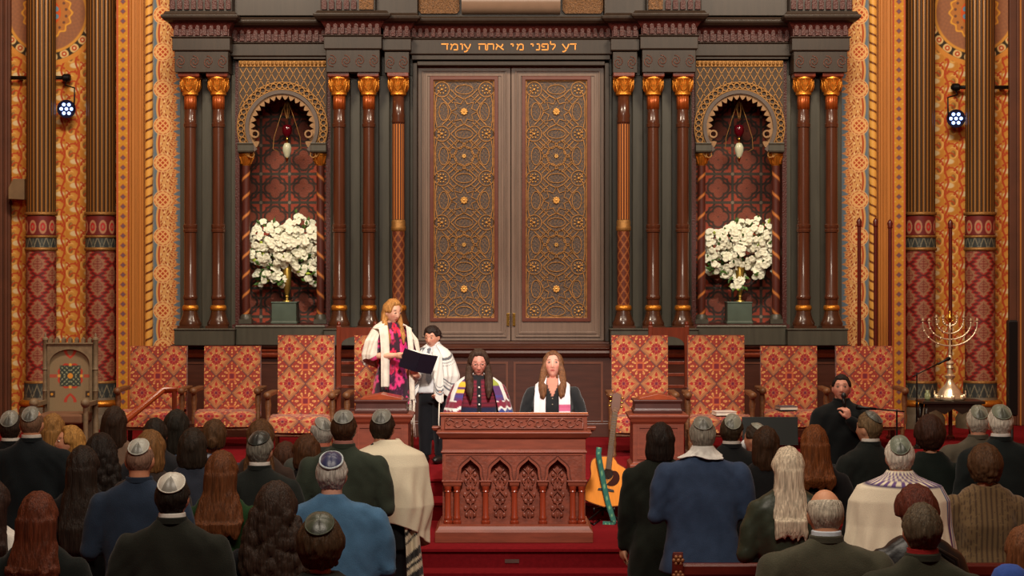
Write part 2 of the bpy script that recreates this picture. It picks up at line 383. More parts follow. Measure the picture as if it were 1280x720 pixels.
def lace(t, v):
    # t: 0..1 over 38 px; 0 = outer edge. chain of knots every 46 px
    x = t*38; f = (v/46.2) % 1; y = (f-.5)*46.2
    p = Pt(t.shape, (104,124,140)); p.over(1-sst(.6,1.4,np.abs(x-.5)), (190,150,110))
    p.over(1-sst(.4,1.2, np.abs(x-2.2)), (130,130,126))
    # lobed panel between knots
    edge_in = 27+3.5*np.abs(np.cos(y*.30))+1.5*np.cos(y*.9)
    edge_out = 5+.010*y*y
    body = sst(edge_out-.6, edge_out+.6, x)*(1-sst(edge_in-.6, edge_in+.6, x))
    p.over(body, (224,170,104))
    p.over(body*(1-sst(.7,1.5,np.abs(x-edge_out-3.6)))*.9, (178,66,28)); p.over(body*(1-sst(.7,1.5,np.abs(x-edge_in+2.6)))*(.55+.45*np.sign(np.sin(y*2.4))), (176,64,28))
    sc = body*sst(edge_out+5, edge_out+6, x)*(1-sst(edge_in-5, edge_in-4, x))
    p.over(sc*sst(.15,.6,np.sin(x*1.1+1.5*np.sin(y*.55))*np.cos(y*.75+np.sin(x*.8))), (158,62,28))
    p.over(sc*sst(.5,.9,np.sin(x*.75-.6)*np.sin(y*.5+1)), (246,210,150))
    # spikes over blue ground at inner side
    sp = sst(0,1,edge_in+7*np.clip(1-np.abs(((y/7.5)%1)-.5)*3,0,1)-x)*(x > edge_in-1); p.over(sp*.8, (216,138,72))
    # knot
    yk = np.abs(y)-23.1; r = np.hypot(x-13.5, yk); kn = 1-sst(10.2,11.2,r)
    p.over(1-sst(11.4,12.4,r), (236,190,130)); p.over(kn, (186,72,30))
    g1 = np.abs((x-13.5+yk) % 6.6-3.3); g2 = np.abs((x-13.5-yk) % 6.6-3.3)
    p.over(kn*(1-sst(.7,1.5,g1)), (240,184,116)); p.over(kn*(1-sst(.7,1.5,g2)), (240,184,116)); p.over(kn*(1-sst(.9,1.8,np.abs(r-8.4))), (238,186,120))
    return p.c
n = 8
for s in (-1, 1):
    vstrip(s, 145.5, 162, 23.0, diamonds, n); n += 2
    # plain ochre reveal with vertical mouldings
    Y = 22.95; g = G()
    X = lambda a, Y=Y, s=s: PX(a if s < 0 else mirror(a), Y)
    a, b = sorted((X(162), X(192))); g.box(a, b, Y, 23.99, FZ, 6.4)
    for q, w, d in ((163.5,1.2,.05),(167,2.2,.03),(172,1.0,.02),(176,1.6,.03),(179.5,1.2,.06)):
        c = X(q); h = w*Y/F; g.mold(c-h, c+h, Y-d, Y, [(FZ,0),(6.4,0)])
    struct(g, 'trim_%d' % n, M_ORANGE, bevel=.008); n += 1
    vstrip(s, 190, 228, 22.9, lace, n, res=.0042); n += 2
    # rope moulding: gilt cylinder with dark spiral
    Y = 22.86; c = X(186.3, Y); R = .044
    def rope(A, V, s=s): 
        ph = (V/(.115)+s*A/(2*pi)*1.0) % 1; p = Pt(A.shape, (240,178,84)); p.over(1-sst(.08,.14,np.abs(ph-.5)), (110,54,20)); return p.c
    o = grid_mesh('rope', np.arange(0, 2*pi, 2*pi/36), np.arange(FZ, 6.4, .009), lambda A, V: (c+R*(1+.05*np.cos(2*pi*((V/.115+s*A/(2*pi)))))*np.sin(A), Y-R*np.cos(A), V), rope, A_COL, close=True)
    o.name = 'trim_%d' % n; tag(o, kind='structure'); n += 1
    # brown pilaster at the very edge of the view
    Y = 23.62; a, b = sorted((PX(-90 if s < 0 else 1262, Y), PX(12.5 if s < 0 else 1380, Y)))
    g = G(); g.box(a, b, Y, 23.99, FZ, 8)
    for q in ((2,8) if s < 0 else (1272,1278)): c = PX(q, Y); g.box(c-.02, c+.02, Y-.04, Y, FZ, 8)
    struct(g, 'trim_%d' % n, M_BROWNP, bevel=.01); n += 1
    g = G()
    for q in ((0,) if s < 0 else (1275.5,)): c = PX(q, Y); g.box(c-.022, c+.022, Y-.03, Y-.0005, FZ, 8)
    struct(g, 'trim_%d' % n, M_ORANGE, bevel=.006); n += 1
# ------------------------------------------------------------------ the ark
YA = 22.0; KA = YA/F
ARKX = PX(638.7, YA)
ark = thing('torah_ark', 'tall carved dark wooden ark with gilded columns and double doors behind the pulpits', 'ark', (ARKX, YA, FZ))
def ax(px, Y=YA): return PX(px, Y)-ARKX
def az(py, Y=YA): return PZ(py, Y)-FZ
def both(a, b, s):            # left-half pixel span -> sorted local span on side s
    u, v = ax(a), ax(b)
    return (u, v) if s < 0 else (-v, -u)
EG = [0]
# base below the ledge
g = G(); h = az(411)
g.mold(ax(222), -ax(222), -.02, 1.2, [(0,.05),(.16,.05),(.18,.02),(az(436),.02),(az(434),.05),(az(431.5),.07),(az(430),.05)])
g.build('base', M_BASEW, ark, bevel=.006)
for s in (-1, 1):
    g = G(); a, b = both(222, 296, s); g.mold(a, b, -.22, 1.2, [(az(431),.0),(az(413),0),(az(411),.015),(az(410),0)])
    a, b = both(407, 515, s); g.mold(a, b, -.22, 1.2, [(az(431),.0),(az(413),0),(az(411),.015),(az(410),0)])
    a, b = both(296.3, 406.7, s); g.mold(a, b, -.1, 1.2, [(az(431),.0),(az(410),0),(az(408),.01),(az(406),0)])
    g.build('ledge', M_GREYW, ark, bevel=.006)
    g = G(); a, b = both(222, 516, s); g.mold(a, b, -.05, 0, [(az(448),0),(az(446),.05),(az(443),.06),(az(441),.03),(az(438),.05),(az(436.5),.02)], sides=False)
    g.build('base_moulding', M_REDW, ark, bevel=.004)
# base panels (raised frames)
g = G(); g2 = G()
def panel(a, b, t, u, y=-.02, w=3.2):
    xa, xb, za, zb = ax(a), ax(b), az(u), az(t); k = w*KA
    for q in (0, 1):
        d = k*q*1.1; dd = .028-.012*q
        o = [(xa+d,za+d),(xb-d,za+d),(xb-d,zb-d),(xa+d,zb-d)]; e = d+k*.8
        i = [(xa+e,za+e),(xb-e,za+e),(xb-e,zb-e),(xa+e,zb-e)]
        g.strip(i, o, y-dd, y, closed=True)
    e = k*3.2; g2.box(xa+e, xb-e, y-.012, y, za+e, zb-e)
for a, b in ((228,292),(300,404),(412,470),(476,512)):
    panel(a, b, 452, 540); panel(2*638.7-b, 2*638.7-a, 452, 540)
panel(524, 635, 452, 540); panel(642, 753.5, 452, 540)
g.build('base_panel_frames', mat('base_frame_wood', (104,62,46), .35, var=.15), ark); g2.build('base_panels', mat('base_panel_wood', (92,66,54), .35, var=.25, vs=4), ark)
# moulded shelf under the doors
g = G(); g.mold(ax(516), -ax(516), -.02, 1.0, [(az(431),0),(az(430),.03),(az(428),.03),(az(427),0)], sides=False)
g.mold(ax(516), -ax(516), -.05, 0, [(az(447),0),(az(445),.03),(az(441),.06),(az(438),.05),(az(435),.07),(az(432),.04),(az(430),0)], sides=False)
g.build('door_shelf', M_BASEW, ark, bevel=.004)
# back panels behind the columns and side mass
for s in (-1, 1):
    g = G()
    for a, b in ((222, 294), (408, 520)):
        x0, x1 = both(a, b, s); g.box(x0, x1, .25, 1.2, az(410), az(60))
    for a, b in ((222,227.5),(249,262),(286,294),(408,413),(436,449),(472,486),(511,520)):   # pilaster strips
        x0, x1 = both(a, b, s); g.box(x0, x1, .17, .25, az(410), az(92))
    g.build('pilasters', M_GREYW, ark, bevel=.01)
# upper parts: frieze, cornices
def entab(a, b, s, y, top=18, cb=31, arch=(48,66), blk=(66,92), carved=True, cw=13):
    x0, x1 = both(a, b, s); gg = G()
    gg.mold(x0, x1, y, .9, [(az(arch[1]),0),(az(arch[1])+.01,.012),(az(arch[0])-.02,.012),(az(arch[0])-.01,.03),(az(arch[0]),.03)])
    gg.mold(x0+.012, x1-.012, y+.012, .9, [(az(blk[1]),0),(az(blk[0]),0)])
    gg.mold(x0, x1, y-.02, .9, [(az(cb),.04),(az(cb-2),.09),(az(cb-5),.12),(az(cb-8),.125),(az(cb-9),.10),(az(top),.08),(az(top-1),0)])
    gg.build('entablature', M_DARKW, ark, bevel=.005)
    gr = G(); gr.mold(x0, x1, y, .9, [(az(arch[0]),0),(az(cb+8),.0),(az(cb),.05)])
    nd = max(3, int((x1-x0)/.075))
    for i in range(nd):
        c = x0+(i+.5)*(x1-x0)/nd; w = (x1-x0)/nd*.3
        gr.prism([(c-w,az(arch[0]-1)),(c+w,az(arch[0]-1)),(c+w,az(cb+5)),(c,az(cb+1.5)),(c-w,az(cb+5))], y-.03, y)
    gr.build('carved_frieze', M_REDW2, ark, bevel=.003)
    if carved:
        m = max(2, int((x1-x0)/.16))
        for i in range(m):
            c = x0+(i+.5)*(x1-x0)/m; zz = (az(blk[0])+az(blk[1]))/2
            gc = G()
            for q in (-1, 1):
                gc.tube([(c+q*(.012+.05*t)*cos(t*5), y+.01, zz+q*(.012+.05*t)*sin(t*5)*1.1) for t in [j/12 for j in range(13)]], .007, 5)
            gc.build('carved_scroll', M_CARVE, ark, smooth=True)
for s in (-1, 1):
    entab(220, 289, s, -.17); entab(408, 477, s, -.17, top=17, cb=29, arch=(46,64), blk=(64,92)); entab(480, 513, s, -.10, top=19, cb=31, arch=(48,65), blk=(66,92))
    entab(289, 408, s, .06, top=22, cb=34, arch=(52,70), blk=(70,73), carved=False)
entab(513, 764.4, -1, .04, top=22, cb=32, arch=(47,68), blk=(68,74), carved=False)
# inscription, letters as strokes on a unit body (x from left, z up)
LET = {'d': [[(.05,.95),(.95,.95)],[(.78,.95),(.78,0)]],
 'ayin': [[(.1,.98),(.22,.75),(.62,.05)],[(.9,.98),(.82,.6),(.62,.1),(.35,-.32),(.1,-.3)]],
 'l': [[(.15,1.45),(.15,.92),(.85,.92),(.85,.55),(.45,0)]],
 'p': [[(.1,0),(.9,0),(.9,.95),(.15,.95),(.15,.5),(.5,.5)]],
 'n': [[(.35,.95),(.8,.95),(.8,0),(.25,0)]],
 'y': [[(.2,.95),(.75,.95),(.7,.55)]],
 'm': [[(.1,.98),(.3,.75),(.12,0)],[(.3,.75),(.55,.97),(.88,.85),(.9,0),(.45,0)]],
 'alef': [[(.1,.98),(.95,0)],[(.85,.98),(.82,.7),(.62,.45)],[(.3,.65),(.12,.3),(.12,0)]],
 't': [[(.02,0),(.22,0),(.22,.95),(.9,.95),(.9,0)]],
 'h': [[(.08,.95),(.9,.95),(.9,0)],[(.2,.62),(.2,0)]],
 'v': [[(.3,.95),(.7,.95),(.7,0)]]}
ROW = [('d',551,10),('m',562,11),('v',573,7),('ayin',579,10),None,('h',597,11),('t',607,11),('alef',619,11),None,('y',637,6),('m',645,10),None,('y',662,6),('n',668,8),('p',676,10),('l',687,8),None,('ayin',702,10),('d',712,9)]
g = G()
for q in ROW:
    if q is None:
        g.build('inscription', mat('gold_letters', (236,160,72), .4, metal=.3), ark); g = G(); continue
    ch, px0, w = q
    for st in LET[ch]:
        pts = [(ax(px0+w*x), az(62-7.5*zz)) for x, zz in st]
        for i in range(len(pts)-1): g.ribbon([pts[i], pts[i+1]], .015 if abs(pts[i][1]-pts[i+1][1]) < .03 else .013, .018, .03)
g.build('inscription', MATS['gold_letters'], ark)
# upper storey
g = G()
for s in (-1, 1):
    for a, b, y in ((214,292,-.12),(292,402,.05),(402,470,-.12),(470,522,-.02)):
        x0, x1 = both(a, b, s); g.box(x0, x1, y, .9, az(19), az(-70))
g.box(ax(522), -ax(522), .10, .9, az(20), az(-70)); g.build('upper_storey', M_DARKW, ark, bevel=.008)
for s in (-1, 1):
    for a, b, y, nn in ((214,292,-.12,9),(402,448,-.12,5)):
        x0, x1 = both(a, b, s); w = (x1-x0)/nn; g = G()
        for i in range(nn):
            c = x0+(i+.5)*w; g.prism([(c-w*.36,az(14)),(c+w*.36,az(14)),(c+w*.36,az(4)),(c,az(-2)),(c-w*.36,az(4))], y-.03, y)
        g.build('upper_fluting', M_REDW2, ark, bevel=.004)
MG = mat('gilded_carving', (104,70,36), .45, metal=.3, var=.5, vs=50, bump=1, bs=70)
for s in (-1, 1):
    g = G(); x0, x1 = both(523, 574, s); x0, x1 = (x0, x1) if s < 0 else (x0, x1)
    sl = .045; o = [(x0,az(-30)),(x0,az(12)),(x0+.03,az(16)),(x1-.03,az(16)),(x1,az(12)),(x1,az(-30))]
    g.prism(o[::-1], .06, .10)
    g.build('gilded_panel', MG, ark)
    x0, x1 = both(450, 468, s); G().box(x0, x1, -.15, -.12, az(14), az(-30)).build('gilded_panel', MG, ark)
g = G(); x0, x1 = ax(577), -ax(577); v = []
prof = [(0.10, az(17)), (0.05, az(16)), (-.01, az(10)), (-.03, az(2)), (-.02, az(-8)), (.04, az(-18)), (.10, az(-22))]
v = [(x0, y, z) for y, z in prof]+[(x1, y, z) for y, z in prof]; m = len(prof)
g.add(v, [(i, i+m, i+m+1, i+1) for i in range(m-1)]+[tuple(range(m)), tuple(range(2*m-1, m-1, -1)), (0, m-1, 2*m-1, m)])
g.build('rounded_sill', mat('grey_sheen_wood', (140,116,98), .25, var=.05), ark, smooth='auto')

# columns
def small_column(px, s, kind):
    x = ax(px) if s < 0 else -ax(px); R = 8.0*KA
    c = part_empty('column', ark, (x, 0, az(411))); z = lambda py: az(py)-az(411)
    # shaft
    if kind == 'plain':
        pr = [(R*1.0,z(385)),(R,z(375)),(R*1.1,z(374)),(R*1.16,z(372)),(R*1.1,z(370)),(R*.98,z(368)),(R*.96,z(291)),(R*1.1,z(290)),(R*1.12,z(287)),(R*1.02,z(286)),(R*1.12,z(284)),(R*1.1,z(281)),(R*.95,z(280)),(R*.9,z(160)),(R*1.04,z(159)),(R*1.06,z(155)),(R*.96,z(154)),(R*.98,z(150)),(R*.92,z(149)),(R*.9,z(137))]
        G().lathe(pr, seg=24).build('shaft', M_COLW, c, smooth='auto')
        G().lathe([(R*.92,z(137)),(R*.92,z(119))], seg=48, flute=lambda a, zz: 1+.05*cos(a*12)).build('fluted_neck', M_GOLDD if s > 9 else mat('red_gilding', (170,84,34), .35, metal=.45, var=.25, vs=20), c, smooth=True)
    else:
        pr = [(R*1.0,z(385)),(R*.98,z(288)),(R*1.14,z(287)),(R*1.16,z(283)),(R*1.05,z(281)),(R*1.1,z(276)),(R*1.0,z(274))]
        A0 = np.arange(0, 2*pi, 2*pi/40)
        def fn(A, V):
            p = Pt(A.shape, (96,44,30)); u = A*5/(2*pi); v = V/(14*KA)
            d = np.abs(((u+v) % 1)-.5); e = np.abs(((u-v) % 1)-.5); p.over(1-sst(.05,.14,d), (160,96,52)); p.over(1-sst(.05,.14,e), (160,96,52)); return p.c
        grid_mesh('patterned_shaft', A0, np.arange(z(388), z(287), .01), lambda A, V: (R*.97*np.sin(A), -R*.97*np.cos(A), V), fn, A_COL, c, close=True)
        G().lathe([(R*.9,z(290)),(R*1.14,z(288)),(R*1.16,z(284)),(R*1.05,z(282)),(R*1.1,z(277)),(R*.9,z(274))], seg=24).build('shaft_ring', M_GOLDD, c, smooth=True)
        nf = 14
        def f2(A, V):
            f = (A*nf/(2*pi)) % 1-.5; p = Pt(A.shape, (84,40,26)); p.over(1-sst(.1,.2,np.abs(f)), (222,140,60)); return p.c
        grid_mesh('fluted_shaft', np.arange(0, 2*pi, 2*pi/(nf*8)), np.linspace(z(278), z(153), 3), lambda A, V: (R*.93*(1+.05*np.cos(A*nf))*np.sin(A), -R*.93*(1+.05*np.cos(A*nf))*np.cos(A), V), f2, A_COL, c, close=True)
        G().lathe([(R*.95,z(155)),(R*1.05,z(152)),(R*.95,z(148)),(R*1.05,z(145)),(R*.95,z(141)),(R*.9,z(119))], seg=24).build('neck', M_COLW, c, smooth=True)
    # base
    b = G(); b.box(-R*1.75, R*1.75, -R*1.75, R*1.75, 0, z(407)); b.lathe([(R*1.7,z(407)),(R*1.75,z(404)),(R*1.45,z(399)),(R*1.2,z(393)),(R*1.1,z(388)),(R*1.0,z(385))], seg=24)
    b.build('column_base', mat('dark_bronze_wood', (74,42,26), .25, coat=.3), c, smooth='auto')
    G().lathe([(R*.9,z(389)),(R*1.22,z(388)),(R*1.3,z(385)),(R*1.2,z(382)),(R*.9,z(381))], seg=24).build('base_ring', M_GOLD, c, smooth=True)
    # capital: flared bell with leaves
    b = G(); b.lathe([(R*1.0,z(120)),(R*1.25,z(118.5)),(R*1.2,z(116.5)),(R*1.28,z(113)),(R*1.36,z(106)),(R*1.5,z(101)),(R*1.66,z(99)),(R*1.62,z(97)),(R*1.4,z(96.5))], seg=32)
    for k in range(8):
        a = k*pi/4+pi/2; ca, sa = cos(a), sin(a); ra = R*1.38; T = (-sa, ca)
        for q, hh, sp in ((0,1,.0),(-1,.85,.022),(1,.85,.022),(-1,.55,.042),(1,.55,.042)):
            if k % 2 and abs(sp) > .03: continue
            z0, z1 = z(115), z(115)+(z(100)-z(115))*hh
            pts = []
            for t in (0, .35, .7, 1): 
                off = q*sp*sin(t*1.7); rr = ra*(.96+.06*t+.12*t*t); pts.append((rr*ca+T[0]*off, rr*sa+T[1]*off, z0+(z1-z0)*t))
            b.tube(pts, [.005,.011,.013,.007], 6)
    b.build('capital', M_GOLD, c, smooth='auto')
    b = G(); b.mold(-R*1.5, R*1.5, -R*1.5, R*1.5, [(z(98),0),(z(96.5),.012),(z(92),.012)]); b.build('abacus', M_REDW, c, bevel=.004)
for s in (-1, 1):
    for px, kd in ((238,'plain'),(273,'plain'),(424,'plain'),(461,'plain'),(498,'fluted')): small_column(px, s, kd)

# niches
def niche(s):
    xc = ax(351.5) if s < 0 else -ax(351.5); hw = 55.5*KA
    z = az; k = KA
    # recess: side cheeks, ceiling, floor
    g = G(); g.box(xc-hw-.04, xc-hw+.01, .15, .85, z(406), z(75)); g.box(xc+hw-.01, xc+hw+.04, .15, .85, z(406), z(75)); g.box(xc-hw, xc+hw, .22, .85, z(112), z(75)); g.box(xc-hw-.04, xc+hw+.04, -.09, .9, z(411), z(405.5))
    g.build('niche_recess', M_REDW2, ark)
    # painted back
    def fn(U, V):
        u = U/k; v = V/k; P = 37.0
        p = Pt(U.shape, (148,54,34)); p.over(.5*sst(.3,.8,.5+.5*np.sin(u*.23+1)*np.sin(v*.19)), (190,80,46))
        for (ou, ov, R0) in ((0,0,9.5),(P/2,P/2,11)):
            a = ((u+ou+P/2) % P)-P/2; b = ((v+ov+P/2) % P)-P/2
            lob = np.minimum(np.hypot(np.abs(a)-6.5, b), np.hypot(a, np.abs(b)-6.5))
            p.over(.5*(1-sst(6,7,lob)), (126,78,56) if ou else (190,78,46)); p.over(1-sst(.8,1.9,np.abs(lob-7.2)), (58,38,26))
        a = np.abs(((u+P/2) % P)-P/2); b = np.abs(((v+P/2) % P)-P/2)
        p.over(1-sst(1.2,2.4,np.minimum(a,b)), (66,58,46)); p.over(1-sst(1.6,2.6,np.hypot(a,b)), (150,130,110)); return p.c
    grid_mesh('niche_back', np.arange(xc-hw, xc+hw, .0075)-xc, np.arange(z(406), z(100), .0075), lambda U, V: (U+xc, np.full(U.shape, .82), V), fn, A_PANEL, ark)
    # spandrel with horseshoe opening
    ac = z(158); R = 43*k; n = 40
    angs = [215-250*i/n for i in range(n+1)]      # from lower left over the top to lower right
    inn = [(xc+R*cos(radians(a)), ac+R*sin(radians(a))) for a in angs]
    top = z(74); bot = z(181); outp = []
    for (x, zz), a in zip(inn, angs):
        dx, dz = cos(radians(a)), sin(radians(a)); ts = []
        if dx: ts.append(((hw if dx > 0 else -hw))/dx)
        if dz > 0: ts.append((top-ac)/dz)
        if dz < 0: ts.append((bot-ac)/dz)
        t = min(q for q in ts if q > 0); outp.append((xc+dx*t, ac+dz*t))
    for i, a in enumerate(angs):       # corners
        pass
    g = G(); g.strip(inn, outp, .12, .24)
    for q in (-1, 1): g.prism([(xc+q*hw,top),(xc+q*hw*.70,top),(xc+q*hw,top-(hw*.30))][::q], .121, .24)
    g.build('spandrel', mat('brown_lattice_ground', (64,48,32), .6, var=.2, vs=20), ark)
    # lattice of gilt lines on the spandrel, outside the rings
    g = G(); st = 9*k; r0 = 57*k
    x = -hw
    for dirn in (-1, 1):
        for i in range(-14, 28):
            c0 = i*st; seg = []
            for j in range(81):
                t = j/80; zz = z(183)+(z(83)-z(183))*t; xx = c0+dirn*(zz-z(83))*.55
                ok = abs(xx) < hw-.015 and (xx*xx+(zz-ac)**2) > r0*r0 and zz > ac-.02
                if ok: seg.append((xc+xx, zz))
                if (not ok or j == 80) and len(seg) > 1: g.ribbon([seg[0], seg[-1]], .0085, .112, .121); seg = []
                elif not ok: seg = []
    g.build('lattice', M_GOLDD, ark)
    # gilt top band
    g = G(); g.box(xc-hw+.01, xc+hw-.01, .105, .12, z(82), z(74.5)); nb = 22
    for i in range(nb): g.ell((xc-hw+.03+(2*hw-.06)*i/(nb-1), .10, z(78.2)), (.018,.02,.026), 8, 6)
    g.build('gilt_band', M_GOLDD, ark, smooth='auto')
    # ring of small gilt circles, grey ring, scalloped inner ring with teeth
    g = G(); Rb = 52*k
    for i in range(34):
        a = radians(222-264*i/33); cx_, cz_ = xc+Rb*cos(a), ac+Rb*sin(a)
        g.ribbon(arc(cx_, cz_, 3.4*k, 0, 360, 10)[:-1], .011, .095, .12, closed=True)
    for rr in (47.5, 56.5): g.ribbon(arc(xc, ac, rr*k, 222, -42, 50), .010, .10, .12)
    g.build('gilt_ring', M_GOLDD, ark)
    g = G(); g.ribbon(arc(xc, ac, 44*k, 222, -42, 50), 4.5*k, .07, .13); g.build('grey_ring', mat('grey_paint', (92,80,72), .5), ark)
    g = G(); nt = 22; o = []; i_ = []
    for i in range(nt*4+1):
        a = radians(218-256*i/(nt*4)); ph = (i % 4)/4; rr = (40 if i % 4 == 0 else (34.2 if i % 4 == 2 else 36))*k
        i_.append((xc+rr*cos(a), ac+rr*sin(a))); o.append((xc+42*k*cos(a), ac+42*k*sin(a)))
    g.strip(i_, o, .10, .16)
    for q in (-1, 1):
        vx = xc+q*33.5*k; vz = ac-9*k; g.ribbon(arc(vx, vz, 4.2*k, 0, 360, 16)[:-1], .018, .05, .14, closed=True)
    g.build('scalloped_ring', mat('pale_gilding', (150,116,80), .5, metal=.35, var=.2, vs=30), ark)
    for q in (-1, 1):
        g = G(); a, b = sorted((xc+q*hw, xc+q*36*k)); g.mold(a, b, .06, .3, [(z(190),0),(z(188),.01),(z(181),.01),(z(179),.02),(z(178),.02)], sides=False); g.build('impost', M_GREYW, ark, bevel=.004)
        x = xc+q*47*k; c = part_empty('niche_column', ark, (x, .2, z(405))); h = z(205)-z(405); R = 5*k
        def tw(A, V): 
            ph = (V/(.23)+q*A/(2*pi)) % 1; p = Pt(A.shape, (80,34,24)); p.over(1-sst(.05,.11,np.abs(ph-.5)), (190,116,56)); return p.c
        grid_mesh('twisted_shaft', np.arange(0, 2*pi, 2*pi/28), np.arange(.1, h, .012), lambda A, V: (R*np.sin(A), -R*np.cos(A), V), tw, A_COL, c, close=True)
        b = G(); b.lathe([(R*.9,h-.02),(R*1.1,h),(R*1.5,h+.05),(R*2.0,h+.11),(R*2.0,h+.13)], seg=20)
        for kk in range(8): a = kk*pi/4; b.tube([(R*1.2*cos(a),R*1.2*sin(a),h+.01),(R*1.9*cos(a),R*1.9*sin(a),h+.09),(R*2.1*cos(a),R*2.1*sin(a),h+.1)], [.008,.012,.006], 5)
        b.build('capital', M_GOLD, c, smooth='auto')
        b = G(); b.box(-R*1.6,R*1.6,-R*1.6,R*1.6,0,.05); b.lathe([(R*1.6,.05),(R*1.5,.08),(R*1.1,.11)], seg=20); b.build('column_base', M_GREYW, c, smooth='auto')
    return xc
nx = [niche(-1), niche(1)]
# back board so that nothing shows behind the ark
g = G(); g.box(ax(222), -ax(222), .9, 1.2, az(430), az(-70)); g.build('back_board', M_DARKW, ark)

# doors
M_FR = mat('reddish_door_moulding', (104,50,34), .35, var=.15)
g = G(); zt, zb = az(78), az(427)
for s in (-1, 1):
    x0, x1 = sorted((s*-ax(515.5), s*-ax(521))); g.box(x0, x1, .06, .5, zb, zt)
g.box(ax(521), -ax(521), .06, .5, az(81), zt+.02)
g.box(ax(521), -ax(521), .40, .5, zb, zt)
g.build('door_frame', M_DARKW, ark, bevel=.006)
M_ROS = mat('rosette_gilding', (226,170,88), .35, metal=.4)
def door(s):
    x0, x1 = (ax(521.5), ax(638.2)) if s < 0 else (ax(639.2), -ax(521.5))
    d = part_empty('door', ark, (0, 0, 0)); z = az; k = KA
    p0, p1 = (ax(539.5), ax(619.5)) if s < 0 else (ax(655.5), ax(736.5)); pt, pb = z(96), z(399.5)
    g = G(); yb = .20
    g.strip([(p0,pb),(p1,pb),(p1,pt),(p0,pt)], [(x0,zb+.005),(x1,zb+.005),(x1,az(81)),(x0,az(81))], yb, .36, closed=True)
    # raised outer moulding
    for e, w, dy in ((5,1.6,.02),(9,3.0,.012)):
        e *= k; w *= k
        o = [(x0+e,zb+e),(x1-e,zb+e),(x1-e,az(81)-e),(x0+e,az(81)-e)]; e += w; i = [(x0+e,zb+e),(x1-e,zb+e),(x1-e,az(81)-e),(x0+e,az(81)-e)]
        g.strip(i, o, yb-dy, yb, closed=True)
    g.build('door_rails', M_DOORW, d, bevel=.004)
    g = G(); e = 3.0*k; g.strip([(p0+e*.6,pb+e*.6),(p1-e*.6,pb+e*.6),(p1-e*.6,pt-e*.6),(p0+e*.6,pt-e*.6)], [(p0-e,pb-e),(p1+e,pb-e),(p1+e,pt+e),(p0-e,pt+e)], yb-.018, yb+.1, closed=True)
    g.build('panel_moulding', M_FR, d, bevel=.005)
    def ground(U, V):
        u = U/k; v = V/k; p = Pt(U.shape, (78,68,64))
        m = np.sin(u*.55+2.2*np.sin(v*.31)+1.3*np.sin(u*.21))*np.cos(v*.6+2.0*np.sin(u*.37)); p.over(.8*(1-sst(.08,.3,np.abs(m))), (134,98,60))
        m = np.sin(u*1.3+v*.2)*np.sin(v*1.2-u*.3); p.over(.45*sst(.3,.8,m), (112,104,108)); return p.c
    grid_mesh('carved_panel', np.arange(p0, p1+.004, .0075), np.arange(pb, pt+.004, .0075), lambda U, V: (U, np.full(U.shape, yb+.03), V), ground, A_PANEL, d)
    # strapwork
    g = G(); cxp = (p0+p1)/2; ya, yb2 = yb+.018, yb+.03; U = 28*k; cell = 56*k; zc0 = z(137.5)
    W = .0105; clip = lambda p: (min(max(p[0],p0+.01),p1-.01), min(max(p[1],pb+.01),pt-.01))
    g2 = G()
    def rib(gg, pts, w, closed=False, a=ya):
        pts = [clip((cxp+p[0], p[1])) for p in pts]; gg.ribbon(pts, w, a, yb2, closed)
    for j in range(5):
        zc = zc0-j*cell
        # star strap around the centre
        N = 8
        if j % 2 == 0:
            rr = [(.30 if q % 2 else .185)*cell for q in range(16)]
            rib(g, [(rr[q]*cos(q*pi/8+pi/8), zc+rr[q]*sin(q*pi/8+pi/8)) for q in range(16)], W, True)
        else:
            rib(g, [(p[0], p[1]) for p in arc(0, zc, .22*cell, 0, 360, 24)[:-1]], W, True)
            for q in range(8): a = q*pi/4+pi/8; rib(g, arc(.27*cell*cos(a), zc+.27*cell*sin(a), .085*cell, 0, 360, 10)[:-1], W*.7, True)
        for sx in (-1, 1):
            for sz in (-1, 1):
                # doubled strap from centre to corner with a kink
                for off in (-.028, .028):
                    o_ = off*cell
                    rib(g, [(sx*(.22*cell)+o_*sz*sx, zc+sz*.22*cell-o_), (sx*(.36*cell)+o_*sz*sx, zc+sz*.36*cell-o_)], W*.8)
                # links bounding the ovals
                rib(g, [(sx*.50*cell, zc+sz*.30*cell), (sx*.36*cell, zc+sz*.16*cell), (sx*.28*cell, zc), ], W*.9)
                rib(g, [(sx*.30*cell, zc+sz*.50*cell), (sx*.16*cell, zc+sz*.36*cell), (0, zc+sz*.28*cell)], W*.9)
                rib(g, [(sx*.36*cell, zc+sz*.16*cell), (sx*.16*cell, zc+sz*.36*cell)], W*.6)
            # side oval
            rib(g, arc(sx*.46*cell, zc, .105*cell, 0, 360, 20, .20*cell)[:-1], W*.7, True)
            rib(g, [(sx*.52*cell, zc-.5*cell), (sx*.60*cell, zc-.4*cell), (sx*.64*cell, zc-.2*cell), (sx*.64*cell, zc+.2*cell), (sx*.60*cell, zc+.4*cell), (sx*.52*cell, zc+.5*cell)], W*.8)
        g2 = G(); rib(g2, [(0.016*cos(q*pi/8)*(1.5 if q % 2 else .6), zc+.016*sin(q*pi/8)*(1.5 if q % 2 else .6)) for q in range(16)], .012, True, ya-.006)
        if j % 2 == 0:
            for q in range(8): a = q*pi/4; g2.ell((cxp+.03*cos(a), ya-.002, zc+.03*sin(a)), (.014,.008,.014), 6, 5)
            g2.ell((cxp, ya-.004, zc), (.016,.01,.016), 8, 5)
        g2.build('gilt_rosette', M_ROS, d)
